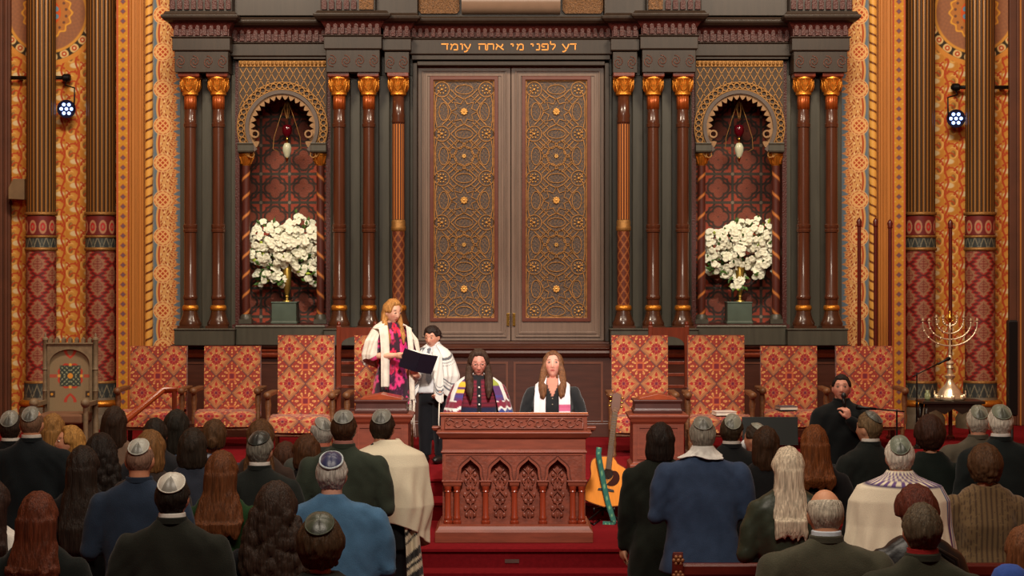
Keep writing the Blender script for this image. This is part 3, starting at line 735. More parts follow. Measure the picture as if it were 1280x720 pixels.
    for j in range(6):
        zc = zc0+.5*cell-j*cell
        rib(g, arc(0, zc, .20*cell, 0, 360, 20, .105*cell)[:-1], W*.7, True)
        for sx in (-1, 1):
            rib(g, arc(sx*U, zc, .17*cell, 0, 360, 20)[:-1], W*.8, True)
            g2 = G()
            for q in range(8): a = q*pi/4+pi/8; g2.ell((cxp+sx*U+.046*cos(a), ya-.002, zc+.046*sin(a)), (.010,.008,.010), 6, 5)
            g2.ell((cxp+sx*U, ya-.004, zc), (.015,.01,.015), 6, 5); g2.build('gilt_rosette', M_ROS, d)
    e = 1.5*k; q = 3.2*k
    g.strip([(p0+q,pb+q),(p1-q,pb+q),(p1-q,pt-q),(p0+q,pt-q)], [(p0+e,pb+e),(p1-e,pb+e),(p1-e,pt-e),(p0+e,pt-e)], ya, yb2, closed=True)
    g.build('gilt_strapwork', mat('strap_gilding', (176,124,64), .45, metal=.4, var=.3, vs=25), d); pass
    # escutcheon
    xx = -.035 if s < 0 else .035; G().box(xx-.018, xx+.018, yb-.02, yb, z(408), z(392)).build('lock_plate', M_BRASS, d, bevel=.004)
door(-1); door(1)
# ------------------------------------------------------------------ upholstered chairs
M_ARM = mat('chair_carved_oak', (112,72,42), .5, var=.25, vs=30, bump=.5, bs=60)
LA, LB = .174, .185
def kilim(U, V):
    """diamonds: red with cream petals, gold with red florets; U, V metres from the centre of a red diamond"""
    x = U/LA; z = V/LB
    p = Pt(U.shape, (194,130,84))
    for kind in (0, 1):
        a = ((x+kind+1) % 2)-1; b = ((z+kind+1) % 2)-1
        d = np.abs(a)+np.abs(b); ins = d < 1; r = np.hypot(a, b); th = np.arctan2(b, a)
        if kind == 0:
            p.over(ins*1.0, (152,54,44)); p.over(ins*sst(.92,.96,d), (96,60,60))
            pet = np.abs(((th*12/(2*pi)+.5) % 1)-.5); ro = .46+.07*np.cos(th*4)
            for rr, w, L in ((.44,.125,.125),(.70,.07,.04)):
                q = np.hypot((pet*2*pi/12*ro)/w*2.2, (r-ro-(rr-.44))/L); p.over(ins*(1-sst(.85,1.1,q)), (236,190,112) if rr < .5 else (232,150,72))
                if rr < .5: p.over(ins*(1-sst(.35,.55,q)), (190,64,40))
            p.over(ins*(1-sst(.13,.18,np.maximum(np.abs(a), np.abs(b)))), (120,32,48)); p.over(ins*(1-sst(.03,.07,np.abs(np.maximum(np.abs(a),np.abs(b))-.2))), (200,100,60))
        else:
            p.over(ins*1.0, (198,142,88)); p.over(ins*(1-sst(.02,.05,np.abs(d-.90))), (150,84,60)); p.over(ins*(1-sst(.02,.05,np.abs(d-.78))), (170,100,66)); p.over(ins*sst(.95,.99,d), (100,62,62))
            pet = np.abs(((th*8/(2*pi)) % 1)-.5); pet = .5-pet
            for rr, w, L, c in ((.22,.17,.15,(160,34,44)),(.47,.17,.13,(178,40,38)),(.63,.08,.05,(170,50,40))):
                even = (np.floor(th*8/(2*pi)+.5) % 2) == 0
                q = np.hypot((pet*2*pi/8*rr)/w*2.0, (r-rr-(.02*even))/L); p.over(ins*(1-sst(.8,1.1,q))*(1 if rr < .3 else np.where(even, 1, .85)), c)
            q = np.hypot((pet*2*pi/8*.36)/.05, (r-.36)/.05); p.over(ins*(1-sst(.7,1,q)), (240,190,110))
            p.over(ins*(1-sst(.06,.12,r)), (110,24,60))
    # woven speckle
    n = hsh(np.floor(U/.006), np.floor(V/.006)); p.over(.10*(n > .5), (90,40,30)); return p.c
def chair_proto(H, wb):
    """high-backed upholstered armchair facing -Y; H total height"""
    t = bpy.data.objects.new('upholstered_armchair', None); COL.objects.link(t); t.empty_display_size = .1
    sh = .40; hw = wb/2; cz = H-.33
    def slab(U, V):   # param U around the section (0..4), V height
        x = np.where(U < 1, -hw+U*2*hw, np.where(U < 2, hw, np.where(U < 3, hw-(U-2)*2*hw, -hw)))
        y = np.where(U < 1, 0-.025*np.sin(np.clip(U,0,1)*pi), np.where(U < 2, (U-1)*.09, np.where(U < 3, .09, .09-(U-3)*.09)))
        return x, y+.0-.06*(V-sh)*-1*.6, V
    us = np.concatenate([np.linspace(0,1,84), np.linspace(1,2,8)[1:], np.linspace(2,3,20)[1:], np.linspace(3,4,8)[1:]])
    vs = np.arange(sh-.08, H, .0072)
    back = grid_mesh('backrest', us, vs, slab, lambda U, V: kilim(np.where(U < 1, -hw+U*2*hw, np.where(U<2, hw+(U-1)*.09, np.where(U<3, hw-(U-2)*2*hw, -hw-(U-3)*.09))), V-cz), A_FAB, t)
    ty = .036*(H-sh)*1.0
    topg = G(); topg.v = [(-hw, ty+.0, H-.002),(hw, ty, H-.002),(hw, ty+.09, H-.002),(-hw, ty+.09, H-.002)]; topg.f = [(0,1,2,3)]
    topg.build('back_piping', mat('red_piping', (150,46,34), .8), t)
    # seat cushion with bowed front
    sw = hw+.02; D = .50
    def seat(U, V):   # V 0..1 front apron upward, 1..2 over the top towards the back
        x = U*sw; bow = .035*(1-U**2)
        y = np.where(V < 1, -D-bow+.0*V, -D-bow+(V-1)*(D+bow)); r = np.clip(np.abs(V-1)/.12, 0, 1)
        z = np.where(V < 1, sh-.15+V*.13, sh-.02+.02*np.sin(np.clip((V-1)*pi, 0, pi))+.02*np.clip((V-1)/.12, 0, 1)); return x, y+.03*(1-r)*(V >= 1)*0, z
    def sc(U, V): return kilim(U*sw, np.where(V < 1, -.02+V*.15, .13+(V-1)*.45)+.07)
    grid_mesh('seat', np.linspace(-1, 1, 80), np.concatenate([np.linspace(0,1,20), np.linspace(1,2,40)[1:]]), seat, sc, A_FAB, t)
    g = G(); g.mold(-sw+.01, sw-.01, -D+.02, .06, [(sh-.19,0),(sh-.15,.0),(sh-.145,-.005)]); g.build('seat_frame', M_ARM, t, bevel=.004)
    for q in (-1, 1):
        x = q*(hw+.035)
        g = G(); g.lathe([(.026,0),(.03,.02),(.02,.05),(.024,.10),(.03,.14),(.022,.17),(.027,sh-.19),(.027,sh-.12)], (x*.92,-D+.03,0), 12); g.build('leg', M_ARM, t, smooth='auto')
        g = G(); g.box(x*.92-.022, x*.92+.022, .02, .065, 0, sh-.1); g.build('leg', M_ARM, t, bevel=.004)
        # arm: post, rail and scrolled end
        g = G(); g.lathe([(.026,sh-.12),(.032,sh-.05),(.022,sh),(.026,sh+.06),(.034,sh+.14),(.024,sh+.2),(.03,sh+.225)], (x,-D+.06,0), 12)
        g.mold(x-.028, x+.028, -D+.02, .03, [(sh+.22,0),(sh+.23,.008),(sh+.255,.008),(sh+.265,0)])
        g.ell((x, -D+.015, sh+.235), (.042,.045,.04), 12, 8)
        for j in range(5): g.tube([(x+q*.035,-D+.03+j*.03,sh+.24),(x+q*.035,-D+.045+j*.03,sh+.225)], .01, 5)
        g.build('armrest', M_ARM, t, smooth='auto')
    return t
ch_t = chair_proto(1.245, .60); ch_s = chair_proto(1.10, .62)
CH = [(478,424,'t','behind the woman in the floral dress','patterned armchair half hidden behind the woman in the floral dress'),
 (382,425,'t','','tall red and gold patterned armchair left of the wooden side chair, third from left'),
 (800,420,'t','','tall red and gold patterned armchair behind the small right pulpit, right of the guitar'),
 (895.5,420,'t','','tall red and gold patterned armchair with a white book on its seat'),
 (290,435,'s','','lower red and gold patterned armchair, second from left in the row'),
 (197.5,435,'s','','red and gold patterned armchair behind the slanted handrail, leftmost of the row'),
 (986.5,430,'s','','lower red and gold patterned armchair with a grey book on its seat'),
 (1081,430,'s','','red and gold patterned armchair beside the man with the microphone, rightmost of the row')]
used = set()
CHY = {}
for px, py, k, _, lab in CH:
    proto = ch_t if k == 't' else ch_s; Hh = 1.245 if k == 't' else 1.10
    o = proto if k not in used else copy_tree(proto); used.add(k)
    # distance at which the top of this chair is seen at this height
    Y = (HZ-FZ-Hh)*F/(py-HY); Y = min(max(Y, 19.6), 21.1)
    if k == 's': Y = 20.85
    if k == 't': Y = 20.1
    o.location = (PX(px, Y), Y, FZ); CHY[px] = Y; o.rotation_euler = (0, 0, radians(random.uniform(-1.5, 1.5)))
    tag(o, lab, 'armchair', 'patterned armchairs in front of the ark')

# wooden side chairs with open arched backs
def side_chair(px, lab):
    Y = 20.78; t = thing('wooden_throne_chair', lab, 'chair', (PX(px, Y), Y, FZ), 0, 'wooden chairs with arched backs')
    H = HZ-(406-HY)*Y/F-FZ; hw = .20
    for q in (-1, 1):
        g = G(); g.box(q*hw-.025, q*hw+.025, 0, .05, 0, H-.01); g.ell((q*hw, .025, H+.01), (.024,.024,.03), 8, 6); g.build('back_post', M_REDW, t, bevel=.006)
        g = G(); g.box(q*hw-.022, q*hw+.022, -.42, -.376, 0, .40); g.build('leg', M_REDW, t, bevel=.005)
        g = G(); g.mold(q*hw-.025, q*hw+.025, -.42, .02, [(.62,0),(.63,.01),(.655,.01),(.66,0)]); g.lathe([(.02,.4),(.014,.5),(.022,.62)], (q*hw,-.39,0), 10); g.build('armrest', M_REDW, t, smooth='auto')
    # arched crest
    w = hw-.025; g = G(); zt = H-.03; ao = [(-w, H-.30)]+[(w*cos(radians(a))*.98, H-.22+.09*sin(radians(a))) for a in range(180, -1, -12)]+[(w, H-.30)]
    ou = [(-w, H-.295)]+[(-w+2*w*i/15, zt) for i in range(16)]+[(w, H-.295)]
    g.strip(ao, ou, .006, .044); g.build('crest_rail', M_REDW, t, bevel=.003)
    for z in (H-.42, H-.55, H-.68): G().box(-w, w, .015, .035, z-.018, z+.018).build('back_slat', M_REDW, t, bevel=.004)
    G().box(-hw+.02, hw-.02, -.40, .03, .38, .42).build('seat', M_REDW, t, bevel=.006)
    return t
side_chair(446, 'dark wooden chair with open arched back on the left, beside the woman in floral dress')
side_chair(836, 'dark wooden chair with open arched back on the right, behind the tall patterned armchairs')

# ------------------------------------------------------------------ pulpit
def pulpit():
    Y = 15.8; k = Y/F; xc = PX(642.5, Y); t = thing('pulpit', 'large reddish carved wooden pulpit with four pointed arches at centre stage', 'pulpit', (xc, Y, PZL))
    x = lambda px: PX(px, Y)-xc; z = lambda py: PZ(py, Y)-PZL
    M1 = mat('pulpit_mahogany', (124,58,38), .46, var=.2, vs=6, stretch=(.8,5,5), bump=.05, bs=40)
    M2 = mat('pulpit_panel_wood', (118,56,38), .45, var=.3, vs=14, bump=.3, bs=40)
    D = .62
    g = G(); g.mold(x(553), x(732), -.02, D, [(0,.06),(z(664),.06),(z(661),.045),(z(657),.03),(z(655),.0)]); g.build('plinth', M1, t, bevel=.005)
    g = G(); g.box(x(553), x(732), .068, D, z(656), z(545)); g.build('body', M2, t)
    g = G()
    g.mold(x(553), x(732), 0, D, [(z(567),0),(z(566),.012),(z(564.5),.012),(z(563),0),(z(549),0),(z(547),.02),(z(544),.035),(z(541),.05),(z(540),.05),(z(538.5),.02)]); g.build('cornice', M1, t, bevel=.003)
    g = G(); g.mold(x(551), x(734), 0, .03, [(z(539),-.005),(z(536),0),(z(521),0),(z(519.5),.012),(z(518),.012),(z(517.3),0)]); g.mold(x(551), x(734), .03, D, [(z(539),0),(z(517)-.075,0)]); g.build('desk_box', M1, t, bevel=.003)
    G().add([(x(550),-.015,z(517.5)),(x(735),-.015,z(517.5)),(x(735),D,z(517.5)-.06),(x(550),D,z(517.5)-.06),(x(550),-.015,z(517.5)+.015),(x(735),-.015,z(517.5)+.015),(x(735),D,z(517.5)-.045),(x(550),D,z(517.5)-.045)],
        [(0,3,2,1),(4,5,6,7),(0,1,5,4),(1,2,6,5),(2,3,7,6),(3,0,4,7)]).build('desk_top', mat('light_oak_edge', (186,104,60), .35, var=.15), t, bevel=.003)
    # carved frieze: running scrolls
    g = G(); e = .004; fx0, fx1, fz0, fz1 = x(557), x(728), z(535), z(523)
    g.strip([(fx0,fz0),(fx1,fz0),(fx1,fz1),(fx0,fz1)], [(fx0-.01,fz0-.01),(fx1+.01,fz0-.01),(fx1+.01,fz1+.01),(fx0-.01,fz1+.01)], -.008, 0, closed=True)
    n = 17; zc = (fz0+fz1)/2
    for i in range(n):
        c = fx0+(i+.5)*(fx1-fx0)/n; q = 1 if i % 2 else -1
        g.tube([(c+(.006+.032*tt)*cos(q*(1+tt*5)), -.004, zc+(.006+.032*tt)*sin(q*(1+tt*5))) for tt in [j/12 for j in range(13)]], .006, 5)
        g.tube([(c-.035, -.003, zc-q*.02), (c, -.006, zc-q*.036), (c+.035, -.003, zc-q*.015)], .005, 5)
    g.build('carved_frieze', M_CARVE if False else mat('frieze_wood', (120,60,42), .5, var=.3, vs=40), t, smooth=True)
    # arcade
    cols = [562.5, 606.8, 642.8, 678.5, 721.5]; cen = [588, 625, 660.5, 697]
    hwid = 13.5*k; spr = z(601); apex = z(574.5)
    def ogee(cx, w, za, n=10):
        """cusped pointed arch from left foot to right foot"""
        L = []
        for i in range(n+1):
            t_ = i/n; a = pi-t_*pi/2
            xx = cx+w*cos(a)*(1-.0*t_); zz = spr+(za-spr)*(.80*sin(a)+.20*t_**3)
            xx += .07*w*sin(t_*pi*3)
            L.append((xx, zz))
        R = [(2*cx-a, b) for a, b in L[::-1]][1:]
        return L+R
    g = G(); top = z(567.5); bot = spr
    xs = [x(553)]+[]
    for i, c in enumerate(cen):
        cx = x(c); inn = [(cx-hwid, bot)]+ogee(cx, hwid, apex)+[(cx+hwid, bot)]
        l = x(553) if i == 0 else (x(cen[i-1])+cx)/2; r = x(732) if i == 3 else (x(cen[i+1])+cx)/2
        m = len(inn); o = []
        for j, (a, b) in enumerate(inn):
            tt = j/(m-1)
            if j == 0: o.append((l, bot))
            elif j == m-1: o.append((r, bot))
            else: o.append((l+(r-l)*min(max((tt-.12)/.76, 0), 1), top))
        g.strip(inn, o, .0, .07)
    g.build('arcade', M2, t)
    g = G(); g3 = G()
    for c in cen:
        cx = x(c)
        g.ribbon(ogee(cx, hwid*1.10, apex+.012, 14), .012, -.014, 0)
        g3.ribbon(ogee(cx, hwid*1.30, apex+.038, 14), .007, -.007, 0)
    g.build('arch_moulding', M1, t); g3.build('outer_arch_moulding', mat('arch_edge', (92,44,32), .4), t)
    g = G(); zt = z(566.5); g.strip([(x(557),z(600)),(x(557),z(569)),(x(728),z(569)),(x(728),z(600))], [(x(555),z(600)),(x(555),z(567.3)),(x(730),z(567.3)),(x(730),z(600))], -.006, 0); g.build('panel_edge', M1, t)
    for j, pp in enumerate([560, 571, 607, 643, 678.5, 716, 727]):
        c = part_empty('colonnette', t, (x(pp), .02, z(655))); h = z(608)-z(655); R = .026
        G().lathe([(R*1.4,0),(R*1.5,.01),(R*1.45,.022),(R*1.1,.03),(R*1.3,.045),(R*1.25,.055),(R,.07),(R*.92,h-.05),(R*1.15,h-.045),(R*1.0,h-.035),(R*1.3,h-.01),(R*1.35,h)], seg=16).build('shaft', mat('colonnette_red', (132,50,28), .28, var=.2, stretch=(6,6,.6), coat=.3), c, smooth='auto')
    for a, b in ((554,577),(601,613),(637,649),(672.5,684.5),(710,732)):
        g = G(); g.mold(x(a), x(b), -.012, .07, [(z(608),-.006),(z(606),0),(z(603),.002),(z(602),.012),(z(600.5),.012)]); g.build('capital', M1, t, bevel=.002)
    # carved relief in the recessed panels
    for c in cen:
        cx = x(c); g = G(); zb_, zt_ = z(652), z(582)
        for side in (-1, 1):
            pts = [(cx+side*(.022+.022*sin(i*.9)), .056, zb_+.03+(zt_-zb_-.06)*i/22) for i in range(23)]; g.tube(pts, .006, 5)
            for i in range(7):
                zz = zb_+.05+(zt_-zb_-.13)*i/6; g.ell((cx+side*(.035+.014*sin(i*2.6)), .056, zz), (.015,.004,.019), 8, 5)
        for i in range(6): g.ell((cx, .055, zb_+.05+(zt_-zb_-.1)*i/5), (.009,.005,.026), 8, 5)
        g.build('carved_relief', M2, t, smooth=True)
    # small side shelf ends
    for q in (-1, 1):
        g = G(); a = x(553)-.10 if q < 0 else x(732); g.mold(a, a+.10, .25, .40, [(z(543),-.03),(z(541),-.01),(z(538),0),(z(537),0)]); g.build('side_bracket', M1, t, bevel=.004)
pulpit()
# small side pulpits
def side_desk(px, lab, wpx=68):
    Y = 18.0; k = Y/F; xc = PX(px, Y); t = thing('small_pulpit', lab, 'pulpit', (xc, Y, FZ), 0, 'small side pulpits')
    z = lambda py: PZ(py, Y)-FZ; w = wpx*k/2; M1 = MATS['pulpit_mahogany']
    g = G(); g.mold(-w*.94, w*.94, 0, .45, [(0,.03),(.08,.03),(.1,0),(z(530),0),(z(527),.02),(z(524),.03),(z(521),.045),(z(519),.045),(z(517.5),.01)]); g.build('body', M1, t, bevel=.004)
    g = G(); g.strip([(-w*.7,.16),(w*.7,.16),(w*.7,z(535)),(-w*.7,z(535))], [(-w*.78,.13),(w*.78,.13),(w*.78,z(532)),(-w*.78,z(532))], -.012, 0, closed=True); g.build('front_panel_frame', M1, t)
    g = G(); g.mold(-w*.86, w*.86, .06, .42, [(z(518),.0),(z(516),.01),(z(513),.01),(z(512),0),(z(505),-.004),(z(503),.012),(z(500.5),.012)]); g.build('book_rest', mat('dark_rest_wood', (78,42,36), .3, var=.15), t, bevel=.004)
    g = G(); a = [(-w*.72,z(500.5)),(w*.72,z(500.5)),(w*.66,z(498)),(w*.25,z(495)),(0,z(493)),(-w*.25,z(495)),(-w*.66,z(498))]; g.prism(a, .07, .40); g.build('gabled_top', mat('bright_mahogany', (150,66,36), .3, var=.2), t, bevel=.003)
side_desk(475.5, 'small wooden pulpit on the left in front of the woman in floral dress', 74)
side_desk(823, 'small wooden pulpit on the right between guitar and the tall patterned armchair')

# ------------------------------------------------------------------ guitar on its stand
def guitar():
    Y = 16.9; k = Y/F; lean = radians(8); roll = radians(7)
    t = thing('acoustic_guitar', 'honey coloured acoustic guitar with cutaway leaning on a stand right of the pulpit', 'guitar', (PX(755, Y), Y, PZL+.15))
    M = Matrix.Rotation(-lean, 4, 'X') @ Matrix.Rotation(roll, 4, 'Y')
    hb = .46; pts = []
    def body(th, sc=1):
        # outline of a dreadnought with a cutaway at the upper right
        w = lambda v: .195*sst(0,.12,v)**.5*(1-.22*exp(-((v-.58)/.16)**2))*(1-.18*sst(.55,.95,v))*sqrt(max(0, 1-max(0, (v-.86)/.14)**2))
        return w(th)
    n = 36; R = []; L = []
    for i in range(n+1):
        v = .5-.5*cos(pi*i/n); ww = float(body(v)); rr = ww
        if v > .74: rr = ww*(1-.55*float(sst(.78,.9,v)))
        if v > .985: rr = ww
        R.append((rr, v*hb)); L.append((-ww, v*hb))
    o = R+L[::-1][1:-1]; o = [p for i, p in enumerate(o) if i == 0 or (abs(p[0]-o[i-1][0])+abs(p[1]-o[i-1][1])) > 1e-4]
    g = G(); g.prism(o, 0, .10, M); g.build('body', mat('guitar_side_wood', (120,60,26), .3), t, bevel=.004)
    g = G(); g.prism([(a*.965, .008+b*.965) for a, b in o], -.004, 0, M); g.build('soundboard', mat('honey_spruce', (232,140,44), .28, var=.08, vs=5, stretch=(12,12,.6), coat=.4), t)
    g = G(); g.lathe([(.048,0),(.048,.002)], (0,0,0), 24, M @ Matrix.Translation((0,-.0045,.30)) @ Matrix.Rotation(pi/2, 4, 'X')); g.build('sound_hole', mat('dark_hole', (30,16,10), .9), t)
    g = G(); g.ribbon(arc(0, .30, .054, 0, 360, 28)[:-1], .005, -.0062, -.004, closed=True, M=M); g.build('rosette', M_GOLDD, t)
    pg = [(.03,.335)]+[(.035+.075*cos(radians(a)), .27+.075*sin(radians(a))) for a in range(60, -130, -15)]+[(.04,.26),(.05,.29)]
    g = G(); g.prism(pg[::-1], -.0065, -.0042, M); g.build('pickguard', mat('brown_pickguard', (60,26,18), .2), t)
    g = G(); g.prism([(-.075,.145),(.075,.145),(.07,.165),(.02,.172),(-.02,.172),(-.07,.165)], -.012, -.004, M); g.build('bridge', mat('ebony', (30,20,16), .4), t, bevel=.002)
    g = G(); g.box(-.026,.026,-.018,.0,.34,.86,M); g.build('neck', mat('dark_neck', (88,64,44), .4), t, bevel=.004)
    g = G()
    for i in range(14): zz = .84-.5*(1-2**(-i/12))*1.05; g.box(-.025,.025,-.0205,-.018,zz-.001,zz+.001,M)
    g.build('frets', M_BRASS, t)
    g = G(); g.prism([(-.03,.86),(.03,.86),(.042,.90),(.04,1.02),(0,1.035),(-.04,1.02),(-.042,.90)], -.014, .004, M @ Matrix.Translation((0,0,0))); g.build('headstock', mat('head_wood', (96,52,28), .35), t, bevel=.003)
    for q in (-1, 1):
        for j in range(3): G().ell((q*.052, -.005, .91+j*.04), (.014,.008,.010), 8, 6, M).build('tuning_peg', M_BRASS, t, smooth=True)
    g = G()
    for j in range(6): xx = -.019+j*.0076; g.tube([(xx*1.3,-.016,.158),(xx,-.022,.5),(xx,-.021,.86),(xx,-.018,.90)], .0008, 4, M=M)
    g.build('strings', mat('string_steel', (190,170,140), .3, metal=1), t)
    # woven green strap over the front
    ps = [(-.045,-.03,.54),(-.052,-.045,.48),(-.03,-.03,.36),(0,-.028,.2),(.03,-.032,.06),(.06,-.05,-.04),(.085,-.05,-.12),(.07,-.04,-.142),(.03,-.03,-.145),(-.02,-.02,-.143)]
    fine = []
    for i in range(len(ps)-1):
        for j in range(8): fine.append(Vector(ps[i]).lerp(Vector(ps[i+1]), j/8))
    us = np.array([-1, -.5, 0, .5, 1.]); vs = np.arange(len(fine)); A = np.array([list(p) for p in fine])
    for _ in range(3): A[1:-1] = (A[:-2]+A[1:-1]*2+A[2:])/4
    def pos(U, V):
        P = A[V.astype(int)]; T = np.gradient(A, axis=0); T /= np.linalg.norm(T, axis=1)[:, None]
        W_ = np.cross(T, np.array([0,-1.0,.25])); W_ /= np.linalg.norm(W_, axis=1)[:, None]; w = W_[V.astype(int)]
        return P[..., 0]+w[..., 0]*U*.025, P[..., 1]+w[..., 1]*U*.025, P[..., 2]+w[..., 2]*U*.025
    def fn(U, V):
        p = Pt(U.shape, (44,104,88)); p.over((np.abs(U) < .3)*(V.astype(int) % 6 < 2), (120,170,120)); p.over(np.abs(U) > .9, (24,70,64)); return p.c
    s = grid_mesh('strap', us, vs, pos, fn, A_FAB, t); s.modifiers.new('thick', 'SOLIDIFY').thickness = .004
    # stand
    st = thing('guitar_stand', 'black metal stand under the acoustic guitar', 'stand', (PX(755, Y), Y+.02, PZL))
    g = G(); g.tube([(0,.16,.55),(0,.14,.12)], .011, 8); g.tube([(0,.15,.12),(-.20,-.16,.01),(-.22,-.18,.01)], .010, 8); g.tube([(0,.15,.12),(.20,-.16,.01),(.22,-.18,.01)], .010, 8); g.tube([(0,.15,.12),(0,.30,.01)], .010, 8)
    g.build('tripod', M_BLACK, st, smooth=True)
    for q in (-1, 1): G().tube([(0,.15,.13),(q*.09,.10,.12),(q*.09,-.04,.11),(q*.09,-.05,.15)], .008, 8).build('cradle_arm', M_BLACK, st, smooth=True)
guitar()
for i, (pp, lab) in enumerate([([(775,650),(784,640),(779,634),(790,648)], 'thin black cable lying on the carpet right of the guitar'), ([(735,652),(742,656),(750,650)], 'short black cable lying on the carpet between pulpit and guitar')]):
    pts = [(PX(a, 16.6), (HZ-PZL-.008)*F/(b-HY), PZL+.010) for a, b in pp]
    pts = [(PX(a, p[1]), p[1], p[2]) for (a, b), p in zip(pp, pts)]; g = G(); g.tube(pts, .007, 6); tag(g.build('cable', M_BLACK, smooth=True), lab, 'cable', 'cables on the carpet')

# ------------------------------------------------------------------ flowers in the niches
M_PETAL = mat('white_petal', (232,230,204), .6, var=.06, vs=20); M_LEAF = mat('green_leaf', (62,96,34), .5, var=.4, vs=20); M_LIME = mat('lime_bud', (170,190,70), .5, var=.2, vs=20)
def blossom_mesh(seed):
    r = random.Random(seed); g = G()
    for i in range(5):
        a = 2*pi*i/5+r.uniform(-.15,.15); ca, sa = cos(a), sin(a); L = .042; w = .021
        v = []
        for t, ww, up in ((.05,.25,.0),(.35,.85,.010),(.7,1,.012),(1,.45,.004)):
            for q in (-1, 0, 1): v.append((ca*L*t-sa*w*ww*q, sa*L*t+ca*w*ww*q, up+(.004 if q else 0)))
        f = []
        for j in range(3):
            for q in range(2): b = j*3+q; f.append((b, b+1, b+4, b+3))
        g.add(v, f)
    g.ell((0,0,.004), (.008,.008,.008), 6, 4)
    me = bpy.data.meshes.new('blossom'); me.from_pydata(g.v, [], g.f); me.materials.append(M_PETAL); me.shade_smooth(); return me
BM = [blossom_mesh(i) for i in range(4)]
def bouquet(s, x, lab, vlab, plab):
    Y = 22.40; r = random.Random(5+s); ledge = FZ+az(405.5)
    # pedestal
    k = Y/F; ph = (412-377)*k; x += 0
    p = thing('pedestal', plab, 'pedestal', (x, Y, ledge), 0, 'pedestals in the niches')
    g = G(); hh = PZ(377,Y)-ledge; g.mold(-.145,.145,-.145,.145,[(0,.01),(.02,.01),(.03,0),(hh-.02,0),(hh-.015,.008),(hh,.008)]); g.build('block', mat('green_grey_block', (70,84,72), .5, var=.15), p, bevel=.006)
    zt = ledge+hh; vz = PZ(333,Y)
    v = thing('brass_vase', vlab, 'vase', (x+.02, Y-.0, zt), 0, 'brass vases in the niches')
    G().lathe([(.055,0),(.05,.012),(.02,.02),(.016,.05),(.026,.06),(.018,.075),(.03,.11),(.045,.2),(.056,vz-zt-.01),(.05,vz-zt)], seg=24).build('vase_body', mat('satin_brass', (170,140,66), .35, metal=.8), v, smooth='auto')
    # bouquet
    b = thing('flower_bouquet', lab, 'flowers', (x+.02, Y, vz-.19), 0, 'white bouquets in the niches')
    C = Vector((0, 0, .34)); cand = []
    if s < 0: lob = [(-.26,.02,.18,.22),(-.05,.0,.16,.24),(.15,.03,.22,.24),(.30,-.02,.16,.20),(-.10,-.02,.02,.2),(.05,0,.05,.22),(-.33,-.05,-.02,.13),(.36,0,-.08,.13),(-.18,.0,-.22,.12),(-.30,.05,-.28,.10),(.28,.0,-.25,.15),(.20,0,-.12,.14),(-.07,-.02,-.30,.07)]
    else: lob = [(-.30,.0,.12,.17),(-.12,0,.20,.18),(.05,0,.22,.2),(.22,.0,.22,.22),(.33,0,.05,.16),(.05,0,.02,.2),(-.25,0,-.05,.17),(-.36,0,-.12,.13),(-.12,0,-.1,.14),(.30,0,-.10,.14),(-.02,0,-.33,.10),(-.16,0,-.24,.07),(.20,0,-.22,.07)]
    tot = 360
    wts = [l[3]**2 for l in lob]
    for i in range(tot):
        l = r.choices(lob, wts)[0]; th = r.uniform(0, 2*pi); cz = r.uniform(-1, 1); rr = l[3]*r.uniform(.72, 1.02)
        n_ = Vector((sqrt(1-cz*cz)*cos(th), sqrt(1-cz*cz)*sin(th), cz)); 
        if n_.y > .35: n_.y = -n_.y
        pos = Vector((l[0], l[1], l[2]))+C+Vector((n_.x*rr, n_.y*rr*.9, n_.z*rr)); pos.x *= 1.0
        if abs(pos.x+.02) > .43: continue
        cand.append((pos, n_))
    cand.sort(key=lambda c: c[0].y)
    rest = G()
    for i, (pos, n_) in enumerate(cand):
        q = n_.lerp(Vector((r.uniform(-.5,.5), -1, r.uniform(-.3,.5))).normalized(), .55).to_track_quat('Z','Y').to_matrix() @ Matrix.Rotation(r.uniform(0,6.28), 3, 'Z'); sc = r.uniform(.75, 1.15)
        if i < 99:
            o = bpy.data.objects.new('blossom', BM[i % 4]); COL.objects.link(o); o.parent = b; o.location = pos; o.rotation_euler = q.to_euler(); o.scale = (sc,)*3
        else:
            M = Matrix.Translation(pos) @ q.to_4x4() @ Matrix.Scale(sc, 4); me = BM[i % 4]; rest.add([tuple(v_.co) for v_ in me.vertices], [tuple(p_.vertices) for p_ in me.polygons], M)
    tag(rest.build('blossoms', M_PETAL, b, smooth=True), kind='stuff')
    g = G(); g2 = G()
    for i in range(230):
        l = r.choice(lob); th = r.uniform(0, 2*pi); cz = r.uniform(-1, 1); rr = l[3]*r.uniform(.5, 1.08)
        pos = Vector((l[0], l[1], l[2]))+C+Vector((sqrt(1-cz*cz)*cos(th)*rr, sqrt(1-cz*cz)*sin(th)*rr*.9, cz*rr)); pos.x *= .92
        d = (pos-Vector((0,0,.1))).normalized()+Vector((r.uniform(-.5,.5), r.uniform(-.6,.2), r.uniform(-.5,.5))); d.normalize()
        if abs(pos.x+.02) > .41: continue
        w = d.cross(Vector((0,-1,.2))).normalized()*.018; L = r.uniform(.05,.09)
        a = pos; gg = g2 if i % 9 == 0 else g
        gg.add([tuple(a), tuple(a+d*L*.5+w), tuple(a+d*L), tuple(a+d*L*.5-w), tuple(a+d*L*.5+Vector((0,-.008,0)))], [(0,1,4),(1,2,4),(2,3,4),(3,0,4)])
    for i in range(46):
        l = r.choice(lob); g.tube([(0,0,.17), (l[0]*.3,l[1]*.3,.2), (l[0]*.92,l[1],l[2]+.34)], [.005,.004,.002], 4)
    tag(g.build('leaves', M_LEAF, b), kind='stuff'); tag(g2.build('buds', M_LIME, b), kind='stuff')
